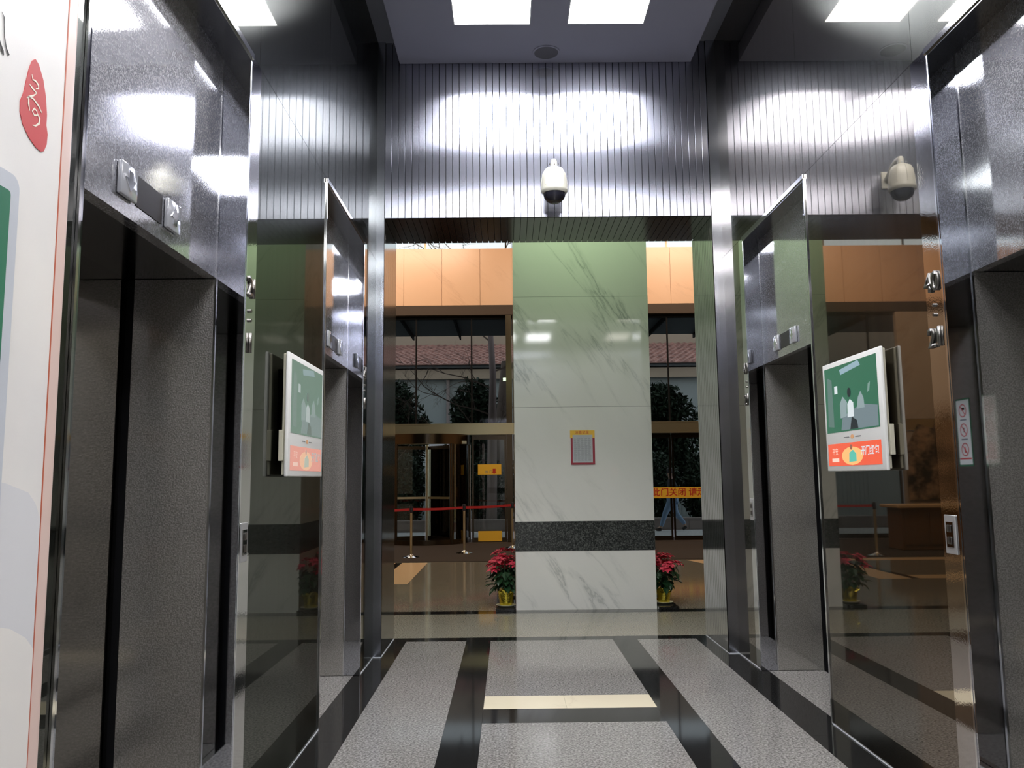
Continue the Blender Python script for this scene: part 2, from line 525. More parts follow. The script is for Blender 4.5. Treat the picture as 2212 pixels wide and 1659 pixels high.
inlay([(-8, 12.4), (-2.05, 12.4), (-2.05, 12.0), (-8, 12.0)], T['peachfloor'])
mat_o = box('entrance_mat', -8.9, 8.9, 15.1, 19.2, 0.0, 0.008, T['carpet'])
tag(mat_o, 'dark brown entrance mat running along the foot of the glass front', 'mat')

# ------------------------------------------------------------------ side walls with lift portals
def side_wall(side):
    left = side == 'left'
    xw = XL if left else XR
    s = -1 if left else 1                      # outward direction
    wm = T['wallL'] if left else T['wallR']
    back = []
    # solid backing behind the panels, with the niches left open
    ys = [Y0, NICHES[0][0], NICHES[0][1], NICHES[1][0], NICHES[1][1], YF + 0.02]
    for a, b in ((ys[0], ys[1]), (ys[2], ys[3]), (ys[4], ys[5])):
        back.append((xw + s * 0.012, xw + s * 0.9, a + (0.001 if a != Y0 else 0), b - 0.001, 0, ZP))
    back.append((xw + s * 0.012, xw + s * 0.9, Y0, YF + 0.02, ZP + 0.005, 6.2))
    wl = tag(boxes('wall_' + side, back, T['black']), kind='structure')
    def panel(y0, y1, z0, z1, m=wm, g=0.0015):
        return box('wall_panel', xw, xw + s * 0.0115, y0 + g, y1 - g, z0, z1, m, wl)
    for a, b in ((Y0, -2.9), (-2.9, -0.8), (-0.8, 0.58), (0.58, 2.15), (3.70, 5.12), (6.63, YF - 0.01)):
        panel(a, b, 0.004, ZP)
    for a, b in ((Y0, -3.0), (-3.0, -1.3), (-1.3, 0.68), (0.68, 2.18), (2.18, 3.68), (3.68, 5.16), (5.16, YF - 0.01)):
        panel(a, b, ZP + 0.003, 5.9)
    # pilaster strips of linen steel that carry the floor numerals
    for a, b in ((3.54, 3.70), (6.50, 6.63)):
        o = box('linen_pilaster', xw - s * 0.002, xw + s * 0.011, a, b - 0.001, 0.004, ZP, T['strip'], wl)
    # sealant bead along the foot
    for a, b in ((3.55, 5.11), (6.51, YF)):
        bm = bmesh.new()
        n = 14
        tube_bm(bm, [(xw - s * (0.003 + 0.0015 * R.random()), a + (b - a) * k / n, 0.003) for k in range(n + 1)],
                [0.003 + 0.0016 * R.random() for k in range(n + 1)], 5)
        from_bm('sealant_bead', bm, T['silicone'], wl)
    return wl
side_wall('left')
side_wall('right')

def arrow_pts(u, v, s, up):
    d = 1 if up else -1
    return [(u - s, v - d * s * 0.2), (u, v + d * s), (u + s, v - d * s * 0.2), (u + s * 0.45, v - d * s * 0.2), (u + s * 0.45, v - d * s), (u - s * 0.45, v - d * s), (u - s * 0.45, v - d * s * 0.2)]
T['lantern'] = M('lantern_lens', (0.34, 0.35, 0.38), 0.10, spec=0.8)
bsdf(T['lantern']).inputs['Coat Weight'].default_value = 0.8
T['display'] = M('black_display', (0.012, 0.010, 0.010), 0.25, spec=0.25)
def lift(side, k, label):
    left = side == 'left'
    xw = XL if left else XR
    s = -1 if left else 1
    y0, y1 = NICHES[k]
    xf = -1.284 if left else 2.078             # plane of the front panel over the doors
    xd = xf + s * 0.36                          # plane of the doors
    t = empty('elevator', (xf, (y0 + y1) / 2, 0), label, 'elevator', 'elevators along the corridor')
    # head panel with indicator
    hp = box('header_panel', xf, xf + s * 0.05, y0 + 0.002, y1 - 0.002, ZH, ZP - 0.04, T['linen'], t)
    P = planeP('+x', xf) if left else planeP('-x', xf)
    U = (lambda y: y) if left else (lambda y: -y)
    c = (y0 + y1) / 2 + (-0.01 if k == 0 else 0.14)
    zc = 2.51
    patch('floor_display', rect(U(c - 0.105), U(c + 0.105), zc - 0.055, zc + 0.055) if left else rect(U(c + 0.105), U(c - 0.105), zc - 0.055, zc + 0.055), P, 0.003, T['display'], hp)
    for dy, up in ((-0.185, False), (0.185, True)):
        l = box('direction_lantern', xf - s * 0.001, xf - s * 0.018, c + dy - 0.06, c + dy + 0.06, zc - 0.058, zc + 0.058, T['lantern'], t, 0.006)
        l['label'] = 'glassy lantern with an arrow'
        patch('arrow', arrow_pts(U(c + dy), zc, 0.035, up), P, 0.0215, T['chrome'], l, 0.003)
    # frame that lines the niche: side faces, soffit and thin bright edge
    for yy, d in ((y0, 1), (y1, -1)):
        box('frame_side', xw - s * 0.006, xf - s * 0.0005, yy - d * 0.0, yy + d * 0.012, 0.004, ZP - 0.04, T['niche'], t)
        box('frame_edge', xw - s * 0.008, xw - s * 0.001, yy - d * 0.012, yy + d * 0.0, 0.004, ZP, T['chrome'], t)
    box('frame_soffit', xw - s * 0.006, xf + s * 0.05, y0, y1, ZP - 0.04, ZP - 0.028, T['soffit'], t)
    box('frame_top_edge', xw - s * 0.014, xw + s * 0.01, y0 - 0.012, y1 + 0.012, ZP - 0.028, ZP, T['chrome'], t)
    # jambs of the deep door opening, a bright arris at their front
    for yy, d in ((y0, 1), (y1, -1)):
        box('door_jamb', xf + s * 0.002, xd, yy, yy + d * 0.014, 0.004, ZH - 0.002, T['linen_dark'], t)
        box('jamb_arris', xf - s * 0.003, xf + s * 0.006, yy + d * 0.002, yy + d * 0.019, 0.004, ZP - 0.04, T['chrome'], t)
    box('door_head', xf + s * 0.05, xd + s * 0.10, y0, y1, ZH, ZH + 0.05, T['soffit'], t)
    # doors, two leaves meeting in the middle
    ym = (y0 + y1) / 2
    xs = xd + s * 0.03
    for a, b in ((y0 + 0.02, ym - 0.002), (ym + 0.002, y1 - 0.02)):
        box('door_leaf', xs, xs + s * 0.04, a, b, 0.006, ZH + 0.03, T['doorm'], t)
    box('threshold', xd - s * 0.01, xd + s * 0.12, y0, y1, -0.001, 0.004, T['chrome'], t)
    box('shaft_lining', xs + s * 0.05, xs + s * 0.09, y0 - 0.02, y1 + 0.02, 0, ZH + 0.12, T['black'], t)
    return t, xs
l1, xdl = lift('left', 0, 'near lift on the left, just behind the white advertising cabinet')
l2, _ = lift('left', 1, 'far lift on the left, beside the corridor mouth')
r1, xdr = lift('right', 0, 'near lift on the right, cut by the picture edge')
r2, _ = lift('right', 1, 'far lift on the right, its indicator seen above the doors')

# floor numerals on the pilasters
def numerals(side, yc, top, bot, label):
    left = side == 'left'
    xw = (XL + 0.002) if left else (XR - 0.002)
    P = planeP('+x', xw) if left else planeP('-x', xw)
    u = yc if left else -yc
    t = empty('floor_numerals', P(u, 2.2, 0), label, 'sign')
    m = T['numeral']
    text('numeral', top, P, u, 2.37, 0.125, 0.0, m, t, 0.012, fontw=0.002)
    for dz in (0.022, -0.022): lathe('dot', [(0, 0), (0.008, 0), (0.008, 0.01), (0, 0.01)], P(u, 2.245 + dz, 0.0) if left else P(u, 2.245 + dz, 0.010), m, t, 10, 'x')
    text('numeral', bot, P, u, 2.115, 0.125, 0.0, m, t, 0.012, fontw=0.002)
T['numeral'] = steel('dark_numeral_metal', (0.20, 0.19, 0.18), 0.3)
numerals('left', 3.62, '21', '1', 'raised metal numerals 21 to 1 on the left pilaster nearer the camera')
numerals('right', 3.63, '40', '21', 'raised metal numerals 40 to 21 on the right pilaster nearer the camera')
numerals('left', 6.565, '21', '1', 'small raised numerals on the left pilaster beside the corridor mouth')
numerals('right', 6.565, '40', '21', 'small raised numerals on the right pilaster beside the corridor mouth')

def call_plate(side, yc, label, zc=1.235):
    left = side == 'left'
    xw = (XL + 0.002) if left else (XR - 0.002)
    s = 1 if left else -1
    t = empty('call_button_plate', (xw, yc, zc), label, 'call button')
    box('plate', xw, xw + s * 0.006, yc - 0.045, yc + 0.045, zc - 0.085, zc + 0.085, T['plate'], t, 0.002, 1)
    box('button_surround', xw + s * 0.006, xw + s * 0.009, yc - 0.028, yc + 0.028, zc - 0.055, zc + 0.055, T['doorm'], t)
    for dz in (0.026, -0.026):
        box('button', xw + s * 0.009, xw + s * 0.014, yc - 0.016, yc + 0.016, zc + dz - 0.016, zc + dz + 0.016, T['numeral'], t, 0.003, 2)
call_plate('left', 3.615, 'chrome call button plate on the left pilaster under numerals 21 to 1')
call_plate('right', 3.625, 'chrome call button plate on the right pilaster under numerals 40 to 21')
call_plate('right', 6.565, 'small call button plate on the far right pilaster')

# prohibition stickers on the leaves of the near right lift
T['stick'] = M('sticker_white', (0.72, 0.74, 0.70), 0.4)
T['green'] = M('green_border', (0.02, 0.14, 0.06), 0.4)
T['warn'] = M('warning_red', (0.55, 0.04, 0.04), 0.5)
def sticker(yc, label):
    P = planeP('-x', xdr - 0.0005)
    u = -yc
    t = empty('prohibition_sticker', (xdr, yc, 1.7), label, 'sticker', 'prohibition stickers on the near right lift doors')
    patch('green_backing', rect(u - 0.068, u + 0.068, 1.54, 1.905), P, 0.001, T['green'], t, 0.0008)
    patch('white_field', rect(u - 0.060, u + 0.060, 1.55, 1.897), P, 0.002, T['stick'], t, 0.0008)
    for k, zc in enumerate((1.84, 1.735, 1.63)):
        ring_patch('red_ring', u, zc, 0.030, 0.036, P, 0.003, T['warn'], t)
        patch('red_bar', [(u - 0.024, zc - 0.022), (u - 0.020, zc - 0.026), (u + 0.024, zc + 0.022), (u + 0.020, zc + 0.026)], P, 0.0032, T['warn'], t, 0.0005)
        if k == 0: patch('pictogram', rect(u - 0.018, u + 0.012, zc + 0.003, zc + 0.016), P, 0.0026, T['display'], t, 0.0004)
        elif k == 1: patch('pictogram', ell(u, zc, 0.004, 0.016, 10), P, 0.0026, T['display'], t, 0.0004)
        else: patch('pictogram', [(u - 0.010, zc - 0.018), (u + 0.004, zc - 0.018), (u + 0.008, zc + 0.004), (u - 0.002, zc + 0.016)], P, 0.0026, T['warn'], t, 0.0004)
        if k < 2:
            patch('caption', rect(u - 0.030, u + 0.030, zc - 0.054, zc - 0.046), P, 0.0026, T['ink'], t, 0.0004)
    patch('red_line', rect(u - 0.055, u + 0.055, 1.578, 1.586), P, 0.003, T['warn'], t, 0.0004)
sticker(2.69, 'narrow white sticker of three red rings on the door leaf nearer the camera')
sticker(2.925, 'narrow white sticker of three red rings on the door leaf farther from the camera')

# ------------------------------------------------------------------ front wall with its lintel: brushed vertical ribs
XJL, XJR = -1.095, 1.872
wf = tag(boxes('wall_front', [(XJL - 0.9, XJR + 0.95, YF + 0.030, YB - 0.014, ZL + 0.014, 8.3),
                              (XJL - 0.9, XJL - 0.014, YF + 0.012, YB - 0.001, 0, ZL + 0.02),
                              (XJR + 0.014, XJR + 0.95, YF + 0.012, YB - 0.001, 0, ZL + 0.02),
                              (-9, XJL - 0.9, YB - 0.25, YB - 0.002, 0, 8.3), (XJR + 0.95, 9, YB - 0.25, YB - 0.002, 0, 8.3)], T['black']), kind='structure')
NR = 48
pitch = (XJR - XJL) / NR
def shared_box(name, dims, mat, pos_list, parent, bev=0.0):
    bm = bmesh.new()
    dx, dy, dz = dims
    abox(bm, -dx / 2, dx / 2, -dy / 2, dy / 2, -dz / 2, dz / 2)
    if bev: bmesh.ops.bevel(bm, geom=bm.edges[:], offset=bev, segments=1, affect='EDGES')
    bmesh.ops.recalc_face_normals(bm, faces=bm.faces[:])
    me = bpy.data.meshes.new(name); bm.to_mesh(me); bm.free(); me.materials.append(mat)
    for p in pos_list:
        o = bpy.data.objects.new(name, me)
        COL.objects.link(o)
        o.parent = parent
        o.location = Vector(p) - wloc(parent)
GAP = 0.0045
zt = 5.9
shared_box('rib', (pitch - GAP, 0.020, zt - ZL), T['rib'], [(XJL + pitch * (k + 0.5), YF + 0.012, (ZL + zt) / 2) for k in range(NR)], wf, 0.0012)
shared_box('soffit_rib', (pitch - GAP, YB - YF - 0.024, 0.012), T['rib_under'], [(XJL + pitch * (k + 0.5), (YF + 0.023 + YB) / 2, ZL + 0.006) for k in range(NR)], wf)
NJ = 13
pj = (YB - YF - 0.02) / NJ
for x in (XJL - 0.006, XJR + 0.006):
    shared_box('jamb_rib', (0.012, pj - 0.004, ZL - 0.006), T['rib_side'], [(x, YF + 0.014 + pj * (k + 0.5), ZL / 2 + 0.001) for k in range(NJ)], wf, 0.0008)
# smooth steel posts at the two corners, full height
for x0, x1 in ((XL - 0.0, XJL), (XJR, XR)):
    box('corner_post', x0, x1, YF - 0.012, YF + 0.014, 0.0, 5.9, T['post'], wf)
for a, b, s in ((XL, XJL, 1), (XJR, XR, 1)):
    bm = bmesh.new()
    tube_bm(bm, [(a + (b - a) * k / 4, YF - 0.015, 0.003) for k in range(5)], 0.004, 5)
    from_bm('sealant_bead', bm, T['silicone'], wf)
for x in (XJL + 0.002, XJR - 0.002):
    bm = bmesh.new()
    tube_bm(bm, [(x, YF + (YB - YF) * k / 6, 0.003) for k in range(7)], 0.0035, 5)
    from_bm('sealant_bead', bm, T['silicone'], wf)

# ------------------------------------------------------------------ ceiling
cl = tag(boxes('ceiling', [(XL - 0.9, XR + 0.9, Y0, YF + 0.03, ZU, ZU + 0.1)], T['ceil2']), kind='structure')
bm = bmesh.new()
cx0, cx1 = -0.965, 1.735
lamps = []
for yy in (5.30, 2.38, -0.54, -3.46):
    for x0 in (-0.422, 0.541): lamps.append((x0, x0 + 0.652, yy, yy + 1.19))
# dropped ceiling slab with holes for the lamps: cut as a grid
xs = [cx0, -0.422, 0.230, 0.541, 1.193, cx1]
ysg = [Y0, -3.46, -2.27, -0.54, 0.65, 2.38, 3.57, 5.30, 6.49, YF + 0.0]
for i in range(5):
    for j in range(9):
        if i in (1, 3) and j in (1, 3, 5, 7): continue
        abox(bm, xs[i], xs[i + 1], ysg[j], ysg[j + 1], ZC, ZC + 0.16)
bmesh.ops.remove_doubles(bm, verts=bm.verts[:], dist=1e-5)
dup = {}
for f in bm.faces: dup.setdefault(tuple(sorted(v.index for v in f.verts)), []).append(f)
bm.verts.index_update()
dup = {}
for f in bm.faces: dup.setdefault(tuple(sorted(v.index for v in f.verts)), []).append(f)
bmesh.ops.delete(bm, geom=[f for fs in dup.values() if len(fs) > 1 for f in fs], context='FACES_ONLY')
dc = from_bm('dropped_ceiling_panel', bm, T['ceil'], cl)
names = ['left-hand square lamp glowing in the ceiling near the ribbed wall', 'right-hand square lamp glowing in the ceiling near the ribbed wall',
         'left ceiling lamp of the middle pair above the near lifts', 'right ceiling lamp of the middle pair above the near lifts',
         'left ceiling lamp of the pair just behind the camera', 'right ceiling lamp of the pair just behind the camera',
         'left ceiling lamp of the rearmost pair', 'right ceiling lamp of the rearmost pair']
for (a, b, c, d), nm in zip(lamps, names):
    t = empty('ceiling_light', ((a + b) / 2, (c + d) / 2, ZC), nm, 'ceiling light', 'lamps set in the dropped ceiling')
    box('diffuser', a + 0.008, b - 0.008, c + 0.008, d - 0.008, ZC + 0.012, ZC + 0.02, T['lamp'], t)
    boxes('lamp_frame', [(a, a + 0.008, c, d, ZC, ZC + 0.1), (b - 0.008, b, c, d, ZC, ZC + 0.1), (a + 0.008, b - 0.008, c, c + 0.008, ZC, ZC + 0.1), (a + 0.008, b - 0.008, d - 0.008, d, ZC, ZC + 0.1)], T['lampframe'], t)
t = empty('ceiling_speaker', (0.385, 6.945, ZC), 'round grey speaker grille in the ceiling behind the two lamps', 'speaker')
lathe('rim', [(0.125, 0.0), (0.125, -0.006), (0.108, -0.006), (0.108, 0.0)], (0.385, 6.945, ZC), T['lampframe2'] if 'lampframe2' in T else T['ceil'], t)
T['grille'] = M('speaker_grille', (0.10, 0.10, 0.12), 0.7)
lathe('grille', [(0, -0.004), (0.108, -0.004)], (0.385, 6.945, ZC), T['grille'], t)

# ------------------------------------------------------------------ rear end of the corridor (behind the camera; what the steel reflects)
T['rearwall'] = marble('rear_hall_marble', (0.60, 0.58, 0.53), (0.35, 0.34, 0.30), 0.3)
wr = tag(boxes('wall_rear', [(XL - 0.9, XR + 0.9, Y0 - 0.78, Y0 - 0.002, ZL, 5.9), (-6, XL + 0.07, Y0 - 0.78, Y0 - 0.002, 0, ZL), (XR - 0.07, 6.5, Y0 - 0.78, Y0 - 0.002, 0, ZL)], T['rib']), kind='structure')
wrh = tag(boxes('wall_rear_hall', [(-6, 6.5, -9.1, -8.9, 0, 0.66), (-6, 6.5, -9.1, -8.9, 1.0, 5.4), (-6.1, -6, -8.9, Y0 - 0.8, 0, 5.4), (6.5, 6.6, -8.9, Y0 - 0.8, 0, 5.4)], T['rearwall']), kind='structure')
box('granite_band', -6, 6.5, -9.1, -8.895, 0.66, 1.0, T['band'], wrh)
box('rear_ceiling', -6, 6.5, -9.1, Y0 - 0.79, 5.4, 5.5, T['ceil'], wrh)
rp = empty('rear_marble_pillar', (0.4, -7.5, 0), 'white marble pillar of the rear hall, seen only as a reflection', 'pillar')
for a, b in ((0.0, 0.662), (1.002, 2.333), (2.336, 3.659), (3.662, 5.38)): box('marble_slab', -0.45, 1.25, -8.2, -6.9, a, b, T['pillar'], rp)
box('granite_band', -0.452, 1.252, -8.202, -6.898, 0.6625, 1.0015, T['band'], rp)
for (a, b, c, d), nm in zip(((-3.2, -2.3, -7.2, -6.0), (0.0, 0.9, -6.6, -5.6), (3.0, 3.9, -7.2, -6.0)),
                            ('rear hall lamp on the left', 'rear hall lamp in the middle', 'rear hall lamp on the right')):
    t = empty('ceiling_light', ((a + b) / 2, (c + d) / 2, 5.4), nm + ', behind the camera', 'ceiling light', 'rear hall lamps')
    box('diffuser', a, b, c, d, 5.38, 5.399, T['lamp'], t)
    for q in ((a - 0.02, a), (b, b + 0.02)): box('lamp_frame', q[0], q[1], c, d, 5.37, 5.4, T['lampframe'], t)

# ------------------------------------------------------------------ marble pillar in the hall
pl = empty('marble_pillar', (0.9, 10.2, 0), 'square white veined marble pillar with a dark granite band in the hall', 'pillar')
PX0, PX1, PY0, PY1 = 0.082, 1.698, 9.54, 11.1
for a, b in ((0.0, 0.662), (1.002, 2.333), (2.336, 3.659), (3.662, 4.98), (4.983, 8.1)):
    box('marble_slab', PX0, PX1, PY0, PY1, a, b, T['pillar'], pl)
box('granite_band', PX0 - 0.002, PX1 + 0.002, PY0 - 0.003, PY1 + 0.002, 0.6625, 1.0015, T['band'], pl)['label'] = 'dark speckled granite band'
boxes('joint_core', [(PX0 + 0.004, PX1 - 0.004, PY0 + 0.004, PY1 - 0.004, 2.333, 2.336), (PX0 + 0.004, PX1 - 0.004, PY0 + 0.004, PY1 - 0.004, 3.659, 3.662)], T['black'], pl)

# notice on the pillar
nt = empty('notice', (0.882, 9.537, 1.85), 'small framed notice with a yellow heading on the marble pillar', 'notice')
P = planeP('-y', 9.536)
patch('red_frame', rect(0.742, 1.024, 1.655, 2.0), P, 0.008, T['maroon'], nt, 0.007)
patch('yellow_heading', rect(0.736, 1.024, 1.985, 2.055), P, 0.009, T['ylw2'] if 'ylw2' in T else T['yellow'], nt, 0.008)
patch('yellow_heading', rect(0.736, 0.765, 1.965, 1.985), P, 0.009, T['yellow'], nt, 0.008)
patch('yellow_heading', rect(0.998, 1.024, 1.965, 1.985), P, 0.009, T['yellow'], nt, 0.008)
patch('paper', rect(0.765, 0.998, 1.678, 2.002), P, 0.010, T['paper'], nt, 0.001)
text('heading_text', '消毒记录', P, 0.875, 2.028, 0.042, 0.0105, T['redtext'], nt, 0.0)
bm = bmesh.new()
for k in range(26):
    z = 1.955 - k * 0.0102
    for j in range(5):
        u0 = 0.778 + j * 0.042; u1 = u0 + 0.022 + 0.014 * R.random()
        vs = [bm.verts.new(P(a, b, 0.0112)) for a, b in rect(u0, u1, z, z + 0.0028)]
        bm.faces.new(vs)
o = from_bm('table_print', bm, T['paperink'] if 'paperink' in T else T['ink'], nt); o['kind'] = 'stuff'

# ------------------------------------------------------------------ hall shell
T['hallwall'] = marble('peach_hall_marble', (0.62, 0.42, 0.26), (0.35, 0.2, 0.12), 0.2, 0.6, 0.6)
T['hallceil'] = M('hall_ceiling_paint', (0.35, 0.33, 0.30), 0.7)
wl = tag(box('wall_west', -9.1, -9.0, YB, 19.6, 0, 8.2, T['hallwall']), kind='structure')
we = tag(box('wall_east', 9.0, 9.1, YB, 19.6, 0, 8.2, T['hallwall']), kind='structure')
tag(box('ceiling_hall', -9.1, 9.1, YB - 0.2, 19.9, 8.1, 8.3, T['hallceil']), kind='structure')
# ink-landscape mural on the west wall (seen in the right-hand steel)
T['mural'] = M('mural_stone', (0.3, 0.2, 0.13), 0.5)
v = coords(T['mural'])
L = NT(T['mural'])[1]
L.new(ramp(T['mural'], noise(T['mural'], v, 2.5, 8, 0.7), [(0.4, (0.02, 0.015, 0.01)), (0.6, (0.45, 0.28, 0.16))]), bsdf(T['mural']).inputs['Base Color'])
# reception desk at the left of the hall (seen in the right-hand steel)
T['wood'] = M('reception_wood', (0.20, 0.10, 0.05), 0.3)
T['woodlt'] = M('peach_counter_top', (0.75, 0.50, 0.28), 0.25)
dk = empty('reception_desk', (-4.9, 16.6, 0), 'brown wooden reception desk with a pale top, mirrored in the right wall', 'desk')
box('desk_body', -6.0, -3.9, 16.3, 16.9, 0.009, 0.84, T['wood'], dk, 0.01, 1)
box('desk_top', -6.1, -3.8, 16.2, 17.0, 0.84, 0.9, T['woodlt'], dk, 0.01, 1)
for k in range(4): box('desk_panel', -5.9 + k * 0.5, -5.46 + k * 0.5, 16.285, 16.3, 0.12, 0.76, T['wood'], dk)

# ------------------------------------------------------------------ glass front of the hall
YG = 19.5
ft = tag(box('wall_far', -9, 9, YG, YG + 0.45, 5.72, 7.14, T['peach']), kind='structure')
xp = [-9 + 0.935 * k - 0.05 for k in range(21)]
for a, b in zip(xp, xp[1:]):
    if b > 9: break
    o = box('beam_slab', a + 0.004, b - 0.004, YG - 0.03, YG, 5.72, 7.14, T['peach'], ft)
    if R.random() < 0.28: o['label'] = None
    if 'label' in o: del o['label']
box('beam_soffit', -9, 9, YG - 0.03, YG + 0.45, 5.48, 5.718, T['brownbeam'], ft)  # front face coloured dark in place of a shaded, recessed underside
box('window_head', -9, 9, YG + 0.10, YG + 0.20, 5.40, 5.478, T['black'], ft)
tb = box('brass_transom', -9, 9, YG - 0.04, YG + 0.14, 2.56, 2.82, T['brass'], ft)
boxes('transom_lip', [(-9, 9, YG - 0.05, YG - 0.04, 2.80, 2.83), (-9, 9, YG - 0.05, YG - 0.04, 2.555, 2.575)], T['brass'], ft)
win = tag(box('window_1', -9, 9, YG + 0.13, YG + 0.14, 2.82, 5.40, T['glass']), kind='structure')
for x in (-6.3, -4.95, -3.56, -2.207, -0.855, 0.50, 1.85, 3.94, 5.3, 6.7, 8.0):
    box('mullion', x - 0.018, x + 0.018, YG + 0.09, YG + 0.129, 2.83, 5.40, T['black'], win)
win2 = tag(box('window_2', -9, 9, YG + 0.2, YG + 0.21, 7.14, 8.1, T['clear']), kind='structure')
for x in (-6, -4, -2, 0, 2, 4, 6): box('mullion', x - 0.02, x + 0.02, YG + 0.15, YG + 0.199, 7.142, 8.09, T['brassdk'], win2)
box('west_wall_slab', -9, -5.6, YG - 0.02, YG + 0.12, 0.01, 2.55, T['westwall'], ft)
box('west_wall_slab', -9, -5.6, YG - 0.02, YG + 0.10, 2.84, 5.47, T['westwall'], ft)
mt = [(-8.9, 0.9), (-5.62, 0.9), (-5.62, 2.1), (-5.95, 2.7), (-6.3, 2.6), (-6.6, 3.3), (-7.0, 2.7), (-7.5, 3.1), (-7.9, 2.4), (-8.4, 2.8), (-8.9, 2.2)]
o = patch('landscape_mural', mt, planeP('-y', YG - 0.056), 0.02, T['mural'], None, 0.02)
tag(o, 'dark ink-style mountain mural on the far left hall wall, mirrored in the right steel', 'mural')
# brass pier next to the pillar's edge
box('brass_pier', -0.02, 0.12, YG - 0.02, YG + 0.12, 0.01, 5.48, T['brassdk'], ft)
box('brass_pier', 5.35, 5.5, YG - 0.02, YG + 0.12, 0.01, 5.48, T['brassdk'], ft)

def glass_door(x0, x1, y, label, mid=None, low=0.05):
    t = empty('glass_door', ((x0 + x1) / 2, y, 0.01), label, 'door')
    f = 0.045
    m = T['brassdk']
    boxes('door_frame', [(x0, x0 + f, y, y + 0.05, 0.01, 2.555), (x1 - f, x1, y, y + 0.05, 0.01, 2.555), (x0 + f, x1 - f, y, y + 0.05, 2.44, 2.555), (x0 + f, x1 - f, y, y + 0.05, 0.01, 0.01 + low * 2)], m, t)
    box('pane', x0 + f, x1 - f, y + 0.02, y + 0.028, 0.01 + low * 2, 2.44, T['clear2'], t)
    if mid: box('mid_rail', x0 + f, x1 - f, y + 0.005, y + 0.045, mid - 0.02, mid + 0.02, m, t)
    return t
T['clear2'] = glass('door_glass', (0.68, 0.72, 0.70))
d1 = glass_door(-0.86, -0.03, YG + 0.05, 'glass door with yellow stickers between the revolving door and the pillar')
P = planeP('-y', YG + 0.068)
def ysticker(nm, u0, u1, v0, v1, label, prnt=None):
    o = patch(nm, rect(u0, u1, v0, v1), planeP('-y', YG + 0.045), 0.002, T['yellow'], None, 0.002)
    return tag(o, label, 'sticker')
s1 = ysticker('yellow_sticker', -0.715, -0.155, 1.60, 1.845, 'yellow rectangular sticker at hand height on the glass door')
PS = planeP('-y', YG + 0.045)
text('print', '推 门', PS, -0.46, 1.66, 0.075, 0.003, T['ink'], s1, 0.0)
patch('red_emblem', [(-0.36, 1.74), (-0.29, 1.74), (-0.29, 1.66), (-0.265, 1.66), (-0.325, 1.615), (-0.385, 1.66), (-0.36, 1.66)], PS, 0.004, T['redtext'], s1, 0.001)
s2 = ysticker('yellow_sticker', -0.715, -0.15, 0.03, 0.27, 'plain yellow sticker at the foot of the glass door')
for nm, x0, x1 in (('left leaf of the closed brown-framed doors right of the pillar', 2.60, 3.93), ('right leaf of the closed brown-framed doors right of the pillar', 3.95, 5.30), ('closed glass door hidden behind the pillar', 0.14, 2.58)):
    glass_door(x0, x1, YG + 0.05, nm)
for x0, x1, nm in ((-5.55, -3.5, 'fixed glass door left of the revolving door'), (5.55, 8.9, 'fixed glass door at the right end of the hall front')):
    glass_door(x0, x1, YG + 0.05, nm)
# door-closed banner
bn = empty('door_notice_banner', (3.9, YG - 0.055, 1.13), 'yellow banner with red Chinese characters across the closed doors', 'sign')
PB = planeP('-y', YG - 0.055)
patch('banner', rect(3.0, 6.0, 1.005, 1.26), PB, 0.004, T['yellow'], bn, 0.004)
text('banner_text', '此门关闭 请走边门', PB, 3.42, 1.132, 0.205, 0.005, T['redtext'], bn, 0.0, fontw=0.004, align='LEFT')

# revolving door
rv = empty('revolving_door', (-1.95, YG + 0.2, 0.01), 'brass and glass revolving door left of the pillar', 'revolving door')
RC = Vector((-1.95, YG + 0.25, 0))
RR = 0.98
def arc_wall(name, a0, a1, r, z0, z1, th, mat, n=14):
    bm = bmesh.new()
    A = []
    for k in range(n + 1):
        a = a0 + (a1 - a0) * k / n
        c, s_ = math.cos(a), math.sin(a)
        A.append([bm.verts.new((RC.x + rr * c, RC.y + rr * s_, z)) for rr, z in ((r, z0), (r + th, z0), (r + th, z1), (r, z1))])
    for p, q in zip(A, A[1:]):
        for j in range(4): bm.faces.new((p[j], p[(j + 1) % 4], q[(j + 1) % 4], q[j]))
    bm.faces.new(A[0]); bm.faces.new(A[-1][::-1])
    return from_bm(name, bm, mat, rv, True)
arc_wall('canopy_drum', PI, 2 * PI, RR, 2.32, 2.555, 0.06, T['brassdk'], 20)
boxes('header', [(-2.93, -0.97, YG - 0.30, YG - 0.22, 2.33, 2.40)], T['brass'], rv)
arc_wall('curved_glass', PI, PI * 1.28, RR + 0.02, 0.12, 2.32, 0.012, T['clear2'])
arc_wall('curved_glass', PI * 1.72, PI * 2, RR + 0.02, 0.12, 2.32, 0.012, T['clear2'])
arc_wall('floor_ring', PI, 2 * PI, RR, 0.01, 0.12, 0.05, T['brassdk'])
for a, r in ((PI, 0.035), (PI * 1.28, 0.035), (PI * 1.72, 0.05), (PI * 2, 0.045)):
    p = RC + Vector((math.cos(a), math.sin(a), 0)) * (RR + 0.03)
    lathe('drum_post', [(0, 0.01), (r, 0.01), (r, 2.33), (0, 2.33)], p, T['brassdk'], rv, 12)
lathe('centre_shaft', [(0, 0.02), (0.04, 0.02), (0.04, 2.33), (0, 2.33)], RC, T['brass'], rv, 12)
